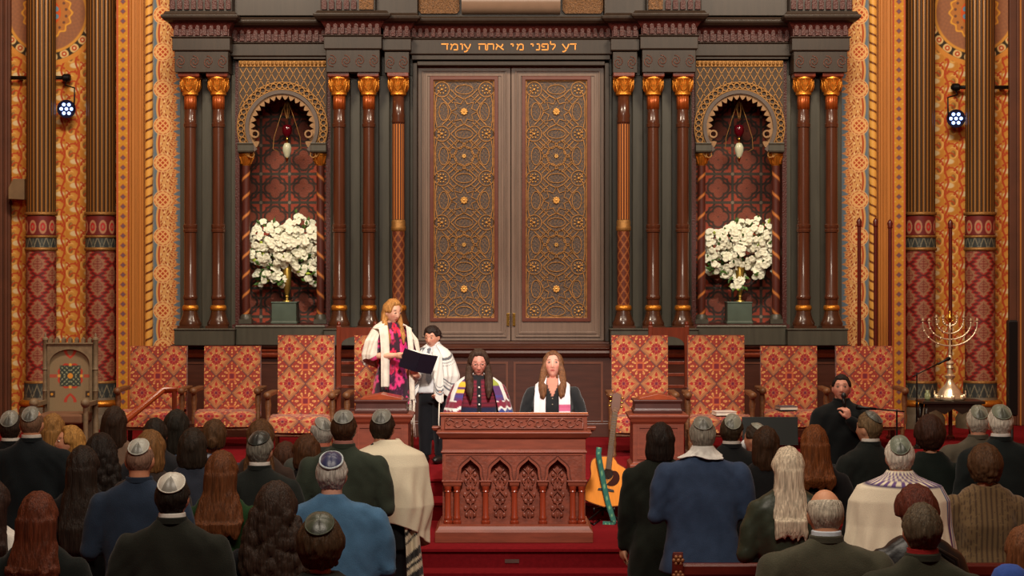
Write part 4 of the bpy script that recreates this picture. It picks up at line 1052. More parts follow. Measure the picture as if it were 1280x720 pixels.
bouquet(-1, ARKX+nx[0], 'round bouquet of white blossoms with drooping sprays in the left niche', 'slender brass vase holding the white bouquet in the left niche', 'grey green block under the brass vase in the left niche')
bouquet(1, ARKX+nx[1]+.02, 'bouquet of white blossoms in the right niche of the ark', 'slender brass vase holding the white bouquet in the right niche', 'grey green block under the brass vase in the right niche')
# hanging lamps
def niche_lamp(x, lab):
    Y = 22.32; t = thing('hanging_lamp', lab, 'lamp', (x, Y, PZ(126,Y)), 0, 'hanging lamps in the niches'); z = lambda py: PZ(py,Y)-PZ(126,Y)
    g = G(); g.tube([(0,0,z(106)),(0,0,z(126))], .004, 6)
    for i in range(4): a = i*pi/2+.4; g.tube([(0,0,z(124)),(.035*cos(a),.035*sin(a),z(136)),(.012*cos(a),.012*sin(a),z(147)),(0,0,z(150))], .004, 5)
    g.build('chain', M_GOLDD, t, smooth=True)
    for q in (-1, 1): G().tube([(q*.02,0,z(128)),(q*.09,0,z(150)),(q*.155,0,z(172)),(q*.165,0,z(186)),(q*.10,0,z(190))], .0045, 6).build('side_chain', M_GOLDD, t, smooth=True)
    G().lathe([(.01,z(172)),(.03,z(171)),(.055,z(166)),(.06,z(161)),(.05,z(157)),(.03,z(156))], seg=20).build('ruby_bowl', mat('ruby_glass', (84,6,20), .1, coat=.5), t, smooth=True)
    G().lathe([(.008,z(184)),(.012,z(176)),(.02,z(174)),(.008,z(171))], seg=12).build('stem', M_BRASS, t, smooth=True)
    G().lathe([(.01,z(198)),(.03,z(195)),(.05,z(189)),(.052,z(184)),(.035,z(180)),(.028,z(179))], seg=20).build('glass_globe', mat('milky_globe', (190,190,160), .2, emit=(230,225,180), es=.12), t, smooth=True)
    G().lathe([(.003,z(203)),(.012,z(200)),(.02,z(197.5)),(.02,z(197))], seg=12).build('finial', M_BRASS, t, smooth=True)
niche_lamp(ARKX+nx[0]+.03, 'small hanging lamp with ruby bowl and white globe in the left niche')
niche_lamp(ARKX+nx[1]+.02, 'small hanging lamp with ruby bowl and white globe in the right niche')

# ------------------------------------------------------------------ carved throne at far left
def throne():
    Y = 20.6; k = Y/F; xc = PX(87, Y); t = thing('carved_throne', 'pale carved throne with crenellated back and rosette panel at far left', 'chair', (xc, Y, FZ))
    z = lambda py: PZ(py,Y)-FZ; hw = 28*k
    MS = mat('pale_carved_oak', (122,104,80), .6, var=.2, vs=20, bump=.3, bs=50)
    def fn(U, V):
        p = Pt(U.shape, (142,122,92)); u = U/k; v = (V-z(470))/k
        a, b = np.abs(u), np.abs(v)
        d = np.maximum(a, b)+.25*np.minimum(a, b)+1.2*np.cos(np.arctan2(v,u)*8); p.over((1-sst(15.5,16.5,d)), (188,60,40)); p.over((1-sst(12.5,13.5,np.maximum(a,b))), (52,62,56))
        p.over((1-sst(12,13,np.maximum(a,b)))*sst(.1,.5,np.sin(a*1.1)*np.sin(b*1.1)+.3*np.cos(a*2)*np.cos(b*2)), (142,150,120)); p.over(1-sst(3,4,np.hypot(u,v)), (226,150,50))
        for cx_, cz_ in ((0,14),(0,-14),(14,0),(-14,0)): p.over(1-sst(1.5,2.3,np.hypot(u-cx_,v-cz_)), (226,170,70))
        m = np.abs(a-(6-.09*(b-32)**2*.8)) ; p.over((b > 20)*(b < 33)*(1-sst(1.4,2.4,m)), (186,62,44)); p.over((b < 2.2)*(a > 17)*(a < 27)*.8, (186,70,50))
        c = np.maximum(np.abs(a-23), np.abs(v+23)); p.over(1-sst(3.6,4.4,c), (66,48,34)); p.over(1-sst(1.3,2.1,np.hypot(a-23,v+23)), (220,150,50))
        return p.c
    grid_mesh('back_panel', np.arange(-hw, hw+.003, .006), np.arange(.3, z(432), .006), lambda U, V: (U, np.full(U.shape, .03), V), fn, A_FAB, t)
    G().box(-hw, hw, .035, .10, .0, z(432)).build('backrest', MS, t)
    inn = [(-hw*.92, z(520)), (-hw*.92, z(455))]+[(hw*.92*cos(radians(a)), z(455)+(z(436)-z(455))*sin(radians(a))) for a in range(170, 9, -10)]+[(hw*.92, z(455)), (hw*.92, z(520))]
    out = [(-hw, z(520)), (-hw, z(455))]+[(-hw+2*hw*(i/16), z(431)) for i in range(17)]+[(hw, z(455)), (hw, z(520))]
    g = G(); g.strip(inn, out, .0, .035); g.ribbon(inn, .012, -.01, 0); g.build('arched_frame', MS, t)
    g = G(); g.mold(-hw, hw, -.01, .10, [(z(431),0),(z(430),.01),(z(428.5),.01)])
    for i in range(7):
        c = -hw+.03+(2*hw-.06)*i/6; g.prism([(c-.018,z(429)),(c+.018,z(429)),(c+.018,z(424)),(c,z(421.5)),(c-.018,z(424))], .0, .07)
    g.build('crenellated_crest', MS, t, bevel=.002)
    for q in (-1, 1):
        x = q*(hw+.03); g = G(); g.lathe([(.035,0),(.035,.3),(.028,.32),(.028,z(490)),(.034,z(489)),(.028,z(487)),(.028,z(463)),(.036,z(462)),(.028,z(460)),(.030,z(426)),(.036,z(425)),(.034,z(423)),(.012,z(421)),(.014,z(419)),(.002,z(416))], (x,.04,0), 12); g.build('post', MS, t, smooth='auto')
        g = G(); g.box(x-.03,x+.03,-.48,.02,z(505),z(500)); g.ell((x,-.46,z(500)),(.05,.06,.05)); g.lathe([(.03,.0),(.025,.1),(.03,z(505))],(x,-.44,0),12); g.build('armrest', MS, t, smooth='auto')
    g = G(); g.box(-hw,hw,-.5,.03,.30,.40); g.build('seat', mat('faded_cushion', (120,84,60), .8), t, bevel=.02)
throne()

# ------------------------------------------------------------------ handrail at the left steps
Y = 18.6; t = thing('stair_handrail', 'sloping reddish wooden handrail in front of the leftmost patterned armchair', 'handrail', (PX(205,Y), Y, FZ))
z = lambda py: PZ(py,Y)-FZ; k = Y/F
g = G(); g.tube([((160-205)*k,-.6,z(530)),((203-205)*k,0,z(488)),((222-205)*k,0,z(486.5))], [.034,.034,.030], 10); g.build('rail', mat('rail_wood', (150,66,30), .3), t, smooth='auto')
g = G(); g.lathe([(.035,0),(.03,.1),(.022,.2),(.026,z(488))], ((218-205)*k,0,0), 10); g.build('newel_post', M_REDW, t, smooth='auto')
g = G(); g.lathe([(.035,-.16),(.025,.0),(.022,z(531))], ((160-205)*k,-.6,0), 10); g.build('newel_post', M_REDW, t, smooth='auto')

# ------------------------------------------------------------------ menorah and its table
def menorah():
    Y = 21.4; k = Y/F; xc = PX(1187.5, Y); zb = PZ(500, Y)
    tb = thing('menorah_table', 'dark carved table carrying the brass menorah on the right', 'table', (xc, Y, FZ)); H = zb-FZ
    MB_ = mat('black_brown_table', (40,32,28), .3, var=.2)
    g = G(); g.mold(-.34,.34,-.2,.2,[(H-.035,0),(H-.03,.01),(H-.005,.01),(H,0)]); g.build('table_top', MB_, tb, bevel=.003)
    g = G(); g.strip([(-.30,H-.14),(-.2,H-.10),(-.1,H-.15),(0,H-.09),(.1,H-.15),(.2,H-.10),(.30,H-.14)], [(-.31+.62*i/6,H-.036) for i in range(7)], -.18, -.15); g.build('apron', MB_, tb)
    for a in (-1,1):
        for b in (-1,1): G().tube([(a*.29,b*.15,H-.04),(a*.31,b*.16,H-.2),(a*.25,b*.13,.2),(a*.29,b*.16,0)], [.03,.028,.018,.024], 8).build('leg', MB_, tb, smooth=True)
    m = thing('menorah', 'ornate silver and gold nine-branched menorah on the dark table', 'menorah', (xc, Y, zb+.006)); z = lambda py: PZ(py,Y)-zb
    MM = mat('silver_gilt', (240,222,190), .3, metal=.72, var=.12, vs=20)
    g = G(); g.lathe([(.165,0),(.17,.02),(.155,.03),(.15,.05),(.125,.08),(.12,.1),(.085,.14),(.06,.17),(.04,.20),(.035,.23),(.055,.25),(.06,.27),(.03,.29),(.028,.34),(.042,.36),(.035,.39),(.05,.41),(.024,.44),(.03,.47),(.018,.50)], seg=32, flute=lambda a, zz: 1+.02*cos(a*8)); 
    for i in range(8): a = i*pi/4; g.ell((.16*cos(a),.16*sin(a),.03),(.025,.025,.035),8,6)
    for q in (-1, 1): g.tube([(q*.15,0,.04),(q*.18,0,.06),(q*.175,0,.10)], .008, 6)
    g.build('base', MM, m, smooth='auto')
    G().lathe([(.016,.49),(.02,.52),(.012,.55),(.018,.58),(.011,.62),(.011,z(413)),(.018,z(412)),(.012,z(410)),(.010,z(402))], seg=14).build('stem', MM, m, smooth=True)
    for i, (wpx, zt, zb_) in enumerate(((34,401,433),(26,401,425),(17,397,417.5),(8.5,397,408))):
        for q in (-1, 1):
            w = wpx*k; g = G(); pts = [(q*w*sin(a_), 0, z(zb_)+(z(zt+4)-z(zb_))*(1-cos(a_))) for a_ in [j*pi/2/14 for j in range(15)]]
            g.tube(pts, .0085, 8)
            for j in (4, 8, 11): g.ell(pts[j], (.014,.014,.014), 8, 6)
            x, zz = pts[-1][0], pts[-1][2]; g.lathe([(.006,0),(.012,.006),(.010,.016),(.02,.028),(.024,.036),(.014,.042),(.013,.06),(.006,.062)], (x,0,zz), 12)
            g.build('branch', MM, m, smooth='auto')
    g = G(); g.lathe([(.012,z(404)),(.026,z(401)),(.03,z(398)),(.016,z(396)),(.014,z(392)),(.004,z(389))], seg=14)
    for q in (-1,1): g.tube([(0,0,z(404)),(q*.05,0,z(400)),(q*.045,0,z(394)),(q*.03,0,z(396))], .007, 6)
    g.build('crown', mat('gilt_crown', (230,180,80), .25, metal=1), m, smooth='auto')
    v = thing('glass_jar', 'small clear glass jar on the table left of the menorah', 'jar', (xc-.255, Y, zb))
    G().lathe([(.028,0),(.034,.02),(.034,.07),(.018,.09),(.024,.11),(.02,.112)], seg=16).build('jar_body', mat('jar_glass', (150,160,120), .1, spec=.8), v, smooth=True)
menorah()

# ------------------------------------------------------------------ microphone stands, music stand, loudspeaker
def mic_stand(px, Y, zf, ztop, boom, lab, pole_px=None):
    t = thing('microphone_stand', lab, 'stand', (PX(px,Y), Y, zf), 0, 'microphone stands on the right'); H = PZ(ztop,Y)-zf; k = Y/F
    g = G(); g.lathe([(.13,0),(.13,.012),(.03,.022),(.011,.04),(.011,H*.55),(.014,H*.56),(.014,H*.6),(.008,H*.61),(.008,H)], seg=16); g.build('pole', M_BLACK, t, smooth='auto')
    a, b = boom; p0 = (a[0]*k, -.05, PZ(a[1],Y)-zf); p1 = (b[0]*k, .1, PZ(b[1],Y)-zf); G().tube([p0,p1], .007, 6).build('boom_arm', M_BLACK, t, smooth=True)
    d = (Vector(p1)-Vector(p0)).normalized(); q = Vector(p1)
    g = G(); g.tube([q-d*.02, q+d*.10, q+d*.13, q+d*.16], [.011,.014,.024,.018], 10); g.build('microphone', M_BLACK, t, smooth=True)
mic_stand(1146, 20.6, FZ, 466, ((-6,470),(30,455)), 'tall black microphone stand with boom pointing towards the menorah')
mic_stand(1121, 16.25, PZL, 512, ((8,514),(-26,512)), 'lower black microphone stand in front of the rightmost patterned armchair')
Y = 15.95; t = thing('music_stand', 'wide black music stand in front of the armchair with the grey book', 'music stand', (PX(963,Y), Y, PZL)); z = lambda py: PZ(py,Y)-PZL
M = Matrix.Rotation(radians(-12), 4, 'X')
g = G(); k = Y/F; hh = 34*k; M = Matrix.Translation((0,0,z(555))) @ Matrix.Rotation(radians(-10), 4, 'X'); g.box(-35*k,35*k,0,.012,0,hh,M); g.box(-35*k,35*k,-.01,.07,-.012,0,M); g.build('desk', mat('dark_green_black', (14,22,20), .5), t, bevel=.003)
g = G(); g.tube([(0,.04,0.0),(0,.04,z(545))], .012, 8)
for i in range(3): a = i*2*pi/3+pi/2; g.tube([(0,.04,.12),(.26*cos(a),.04+.26*sin(a),.01)], .009, 6)
g.build('tripod', M_BLACK, t, smooth=True)
Y = 20.9; t = thing('column_loudspeaker', 'slim black column loudspeaker on a pole at the far right edge', 'loudspeaker', (PX(1265,Y), Y, FZ)); z = lambda py: PZ(py,Y)-FZ
g = G(); g.mold(-.05,.05,-.06,.06,[(z(520),-.01),(z(518),0),(z(402),0),(z(400),-.01)]); g.build('cabinet', M_BLACK, t, bevel=.006)
g = G(); g.lathe([(.16,0),(.16,.015),(.03,.03),(.016,.05),(.016,z(519))], seg=18); g.build('pole', M_BLACK, t, smooth='auto')
Y = 23.45; t = thing('wall_loudspeaker', 'small grey wedge loudspeaker on the wall at the far left edge', 'loudspeaker', (PX(23,Y), Y, PZ(237,Y))); k = Y/F
g = G(); g.prism([(-10*k,-12*k),(10*k,-13*k),(10*k,13*k),(-4*k,13*k),(-10*k,2*k)], -.1, .24); g.build('cabinet', mat('grey_speaker', (120,96,66), .6), t, bevel=.006)

# tall dark red poles behind the right hand chairs
for px, top, lab in ((1074,272,'tall dark red pole nearest the ark, first of four on the right'),(1094.5,272,'tall dark red pole, second of four on the right'),(1112.5,274,'tall dark red pole, third of four, close to the painted column'),(1188,274,'tall dark red pole behind the menorah between two painted columns')):
    Y = 21.7; t = thing('pointed_pole', lab, 'pole', (PX(px,Y), Y, FZ), 0, 'tall dark red poles'); z = PZ(top,Y)-FZ
    G().lathe([(.045,0),(.045,.03),(.024,.05),(.022,z-.12),(.022,z-.1)], seg=14).build('shaft', mat('dark_red_lacquer', (84,26,20), .3), t, smooth='auto')
    G().lathe([(.020,z-.11),(.03,z-.10),(.026,z-.085),(.032,z-.05),(.022,z-.02),(.004,z)], seg=14).build('pointed_tip', MATS['dark_red_lacquer'], t, smooth=True)

# LED stage lights on pipes
def led(px, py, s, lab):
    Y = 23.42; k = Y/F; t = thing('stage_light', lab, 'stage light', (PX(px,Y), Y, PZ(py,Y)), 0, 'stage lights beside the columns')
    R = Matrix.Rotation(radians(-s*12), 4, 'Z') @ Matrix.Rotation(pi/2+radians(14), 4, 'X')
    g = G(); g.lathe([(.06,-.16),(.075,-.14),(.105,-.03),(.115,0),(.115,.012),(.10,.012),(.10,.004)], seg=20, M=R); g.build('housing', mat('dark_blue_housing', (16,20,50), .4), t, smooth='auto')
    for i in range(7):
        a = i*pi/3; r_ = 0 if i == 6 else .062
        g = G(); g.lathe([(.020,0),(.022,.012),(.014,.02)], (r_*cos(a), r_*sin(a), 0), 12, R); g.build('led_lens', mat('led_glow', (200,215,255), .3, emit=(150,185,255), es=3), t, smooth=True)
    g = G(); g.tube([(-s*.09,0,-.02),(-s*.10,.0,.12),(-s*.10,.0,.26),(s*.03,.06,.30),(s*.03,.14,.36)], .010, 6); g.build('yoke', M_BLACK, t, smooth=True)
    g = G(); g.lathe([(.035,-.05),(.05,-.03),(.05,.03),(.035,.05)], seg=14, M=Matrix.Translation((s*.03,.14,.40)) @ Matrix.Rotation(pi/2, 4, 'Y')); g.build('clamp', M_BLACK, t, smooth='auto')
    p = thing('lighting_pipe', lab.replace('round LED stage light', 'horizontal black pipe holding the stage light'), 'pipe', (0, Y+.14, PZ(py,Y)+.40), 0, 'pipes behind the columns')
    a, b = (PX(10,Y), PX(82,Y)) if s < 0 else (PX(1192,Y), PX(1264,Y)); G().tube([(a,0,0),(b,0,0)], .024, 8).build('tube', M_BLACK, p, smooth=True)
    for q in (a+.1, b-.06): G().box(q-.02, q+.02, 0, .15, -.02, .02).build('wall_bracket', M_BLACK, p)
led(83, 136, -1, 'round LED stage light glowing white blue between the left painted columns')
led(1195, 148, 1, 'round LED stage light glowing white blue between the right painted columns')

# books lying on the seats
def lying_book(px, py, Y, w, zf, colr, lab):
    o = thing('closed_book', lab, 'book', (PX(px,Y), Y, zf), radians(8))
    G().box(-w/2+.004, w/2-.004, -.10, .10, .005, .035).build('pages', mat('page_edge', (226,220,206), .8), o)
    g = G(); g.box(-w/2, w/2, -.106, .104, 0, .005); g.box(-w/2, w/2, -.106, .104, .035, .040); g.build('cover', mat('cover_%d' % colr[0], colr, .5), o, bevel=.002)
lying_book(905, 513, 19.75, .22, FZ+.425, (222,216,208), 'white book on the seat of the tall patterned armchair')
lying_book(983, 512, 20.5, .20, FZ+.425, (90,98,110), 'grey book on the seat of the lower patterned armchair right of centre')

# ------------------------------------------------------------------ pews
M_PEW = mat('pew_mahogany', (94,30,22), .3, var=.2, vs=6, stretch=(.8,5,5), coat=.3)
def pew(x0, x1, Y, lab):
    t = thing('pew', lab, 'pew', ((x0+x1)/2, Y, 0), 0, 'congregation pews'); w = (x1-x0)/2
    G().add(*[(lambda g: (g.v, g.f))(G().mold(-w, w, 0, .04, [(.05,0),(.86,0),(.88,.015),(.93,.015),(.945,0)], sides=False))][0]).build('pew_back', M_PEW, t, bevel=.004)
    G().box(-w, w, .04, .46, .40, .45).build('pew_seat', M_PEW, t, bevel=.006)
    for q in (-1, 1):
        e = q*(w+.03); g = G(); g.prism([(-.04,0),(.46,0),(.46,.5),(.40,.62),(.2,.66),(.06,.9),(.03,1.0),(-.03,1.02),(-.05,.95)][::-1], -.03, .03, Matrix.Translation((e,0,0)) @ Matrix.Rotation(pi/2, 4, 'Z')); g.build('pew_end', M_PEW, t, bevel=.006)
        for j in range(3):
            g = G()
            for i in range(6): a = i*pi/3; g.ell((e+.025*cos(a), -.045, .97-j*.09+.022*sin(a)), (.013,.012,.013), 6, 5)
            g.ell((e, -.055, .97-j*.09), (.014,.014,.014), 8, 6)
            g.build('carved_rosette', mat('carved_gilt_brown', (150,96,60), .4, metal=.2), t, smooth=True)
pew(-4.1, -.80, 11.40, 'dark red pew on the left of the aisle'); pew(1.03, 4.1, 11.40, 'dark red pew on the right of the aisle')
# ------------------------------------------------------------------ people: engine
TS = bpy.data.scenes.new('bake'); TV = TS.view_layers[0]
def bake(g, name, vox, sm=3, fold=0, ff=(9,9,4), seed=0, strands=0):
    me = bpy.data.meshes.new(name); me.from_pydata(g.v, [], g.f); me.update()
    o = bpy.data.objects.new(name, me); TS.collection.objects.link(o)
    r = o.modifiers.new('r', 'REMESH'); r.mode = 'VOXEL'; r.voxel_size = vox; r.use_smooth_shade = True
    if sm: s = o.modifiers.new('s', 'SMOOTH'); s.factor = .5; s.iterations = sm
    TV.update(); dg = TV.depsgraph
    m2 = bpy.data.meshes.new_from_object(o.evaluated_get(dg), depsgraph=dg); m2.name = name
    bpy.data.objects.remove(o, do_unlink=True); bpy.data.meshes.remove(me)
    if fold or strands:
        n = len(m2.vertices); co = np.empty(n*3, np.float32); no = np.empty(n*3, np.float32)
        m2.vertices.foreach_get('co', co); m2.vertex_normals.foreach_get('vector', no)
        co = co.reshape(-1,3); no = no.reshape(-1,3); x, y, z = (co*np.array(ff)).T; q = seed*1.7
        d = np.zeros(n)
        if fold: d += fold*(np.sin(x*2.1+1.7*np.sin(z*1.3+q)+q)*np.cos(y*1.9+z*1.1+q*2)+.6*np.sin(x*3.7-z*4.1+q+np.sin(y*3))+.35*np.sin(x*7+z*9*np.sign(x)+q*3+1.5*np.sin(z*4))*sst(.2,.9,np.abs(x)/1.6))
        if strands:
            X, Y, Z = co.T; d += strands*(np.sin(X*150+4*np.sin(Z*9+q)+q)+np.sin(X*83-Y*60+3*np.sin(Z*14+q*2))+.7*np.sin(Y*170+3*np.sin(Z*11)))
        co = co+no*d[:, None]; m2.vertices.foreach_set('co', co.astype(np.float32).ravel()); m2.update()
    return m2
def mobj(me, name, m, parent, col=None):
    me.name = name; me.materials.clear(); me.materials.append(m); me.shade_smooth()
    if col is not None:
        n = len(me.vertices); co = np.empty(n*3, np.float32); me.vertices.foreach_get('co', co)
        set_cols(me, lin(np.clip(np.stack(col(co.reshape(-1,3)), -1), 0, 255)))
    o = bpy.data.objects.new(name, me); COL.objects.link(o); o.parent = parent; return o
def loft(g, secs, seg=28, p=2.4, M=None):
    """closed loft of superellipse sections (z, rx, ry, cx, cy)"""
    v = []; f = []
    for s in secs:
        z, rx, ry = s[:3]; cx, cy = (s[3], s[4]) if len(s) > 4 else (0, 0)
        for k in range(seg):
            a = 2*pi*k/seg; c, q = cos(a), sin(a)
            v.append((cx+rx*math.copysign(abs(c)**(2/p), c), cy+ry*math.copysign(abs(q)**(2/p), q), z))
    n = len(secs)
    for i in range(n-1):
        for k in range(seg): a = i*seg+k; b = i*seg+(k+1) % seg; f.append((a, b, b+seg, a+seg))
    f.append(tuple(range(seg-1, -1, -1))); f.append(tuple((n-1)*seg+k for k in range(seg)))
    return g.add(v, f, M)
def cap(g, pts, rs, seg=12):
    """tapered limb with round ends"""
    g.tube(pts, rs, seg); 
    for p, r in zip(pts, rs): g.ell(p, (r*.99,)*3, seg, 8)
def hp(D, female=0):
    """head surface for unit directions D (n,3); face towards -y; origin mid head"""
    x, y, z = D[..., 0], D[..., 1], D[..., 2]
    X = .075*x; Y = .093*y+.006; Z = .116*z
    low = np.clip(-z, 0, 1)
    X = X*(1-.34*low**1.6-(.04*low if female else 0)); Y = np.where(y > 0, Y*(1-.45*low**1.2), Y*(1-.10*low**2))
    X = X*(1+.05*np.exp(-((z-.25)/.3)**2)*(y > -.2))
    Y = Y-.012*low**3
    front = np.clip(-y, 0, 1)**.5*(y < 0)
    ax_ = np.abs(X)
    d = np.zeros_like(X)
    nz = sst(.028, -.030, Z)*sst(-.044, -.034, Z)
    d += .023*np.exp(-(X/(.008+.004*nz))**2)*nz*(1 if not female else .88)
    d += .006*np.exp(-((ax_-.012)/.006)**2-((Z+.032)/.007)**2)
    d -= .010*np.exp(-((ax_-.031)/.015)**2-((Z-.012)/.011)**2)
    d += .005*np.exp(-((Z-.032)/.008)**2)*(ax_ < .05)*(1 if not female else .4)
    d += .006*np.exp(-(X/.02)**2-((Z+.058)/.010)**2)
    d -= .003*np.exp(-(X/.02)**2-((Z+.074)/.006)**2)
    d += .007*np.exp(-(X/.02)**2-((Z+.096)/.014)**2)
    d += .004*np.exp(-((ax_-.042)/.015)**2-((Z+.022)/.018)**2)
    return np.stack([X, Y-d*front, Z], -1)
def head_grid(nu=56, nv=44):
    v = np.linspace(0, pi, nv+1)[1:-1]; u = np.arange(nu)*2*pi/nu; U, V = np.meshgrid(u, v)
    D = np.stack([np.sin(V)*np.cos(U), np.sin(V)*np.sin(U), np.cos(V)], -1).reshape(-1, 3)
    D = np.concatenate([D, [[0,0,1],[0,0,-1]]]); n = nv-1; f = []
    for i in range(n-1):
        for k in range(nu): a = i*nu+k; b = i*nu+(k+1) % nu; f.append((a, a+nu, b+nu, b))
    t, bt = n*nu, n*nu+1
    for k in range(nu): f.append((t, k, (k+1) % nu)); f.append((bt, (n-1)*nu+(k+1) % nu, (n-1)*nu+k))
    return D, f
HG, HF = head_grid()
def hand(g, w, d, n, side, curl=.5, r=.0085, spread=.1, L=1.0):
    """five-fingered hand: wrist w, pointing d, palm faces n; side +1 puts the thumb along a"""
    w = Vector(w); d = Vector(d).normalized(); n = (Vector(n)-d*Vector(n).dot(d)).normalized(); a = d.cross(n)*side
    g.tube([w-d*.02, w+d*.01, w+d*.03, w+d*.06, w+d*.085], [.024,.025,.030,.034,.030], 10)
    for q in (-.020, .020): g.ell(w+d*.055+a*q, (.019,.019,.019))
    for i, (o, l) in enumerate(((.030,.072),(.011,.080),(-.009,.075),(-.028,.060))):
        p = w+d*.082+a*o; dd = (d+a*o*spread*20*.1).normalized(); pts = [w+d*.06+a*o*.9, p]
        for j, f in enumerate((.45,.32,.25)):
            ang = curl*(.7+.5*j)*1.1; dd = (dd*cos(ang)+n*sin(ang)).normalized(); nn = n; p = p+dd*l*f*L; pts.append(p)
        g.tube(pts, [r*1.05,r*1.1,r,r*.92,r*.8], 8); g.ell(pts[-1], (r*.85,)*3, 8, 6)
    b = w+d*.028+a*.026; t1 = (a*.8+d*.6+n*.25).normalized(); t2 = (d*.9+a*.15+n*.5).normalized()
    g.tube([w+d*.015+a*.012, b, b+t1*.035, b+t1*.035+t2*.028, b+t1*.035+t2*.05], [.015,.014,.012,.0105,.009], 8)
SKINM = amat('skin', .48, var=.04, bs=30, spec=.35)
CLOTH = {}
def cloth(c, rough=.85, kind='wool'):
    n = '%s_%d_%d_%d' % (kind, *c)
    if kind == 'leather': return mat(n, c, .4, var=.25, vs=9, bump=.4, bs=14)
    return mat(n, c, rough, var=.14, vs=14, bump=.25, bs=160, sheen=.08, spec=.15)
def hairm(c): return mat('hair_%d_%d_%d' % tuple(c), c, .55, var=.45, vs=60, stretch=(1.6,1.6,.12), bump=.8, bs=90, spec=.22)
def place_head(h, hs, tilt=0, turn=0, roll=0, neck=(0,0)):
    piv = Vector((neck[0], .018+neck[1], h-.116*hs-.085*hs)); R = Euler((radians(tilt), radians(roll), radians(turn)), 'XYZ').to_matrix().to_4x4()
    R = Matrix.Rotation(radians(turn), 4, 'Z') @ Matrix.Rotation(radians(tilt), 4, 'X') @ Matrix.Rotation(radians(roll), 4, 'Y')
    return Matrix.Translation(piv) @ R @ Matrix.Translation((0, -.018, .085*hs)) @ Matrix.Scale(hs, 4)
def hairline(D, fh, shh, nh):
    """height of the hairline around the head: fh front, shh sides, nh nape"""
    az = np.arctan2(D[..., 0], -D[..., 1]); a = np.abs(az)/pi   # 0 front .. 1 back
    return np.where(a < .36, fh+(shh-fh)*sst(.20,.36,a), np.where(a < .52, shh, shh+(nh-shh)*sst(.52,.72,a)))
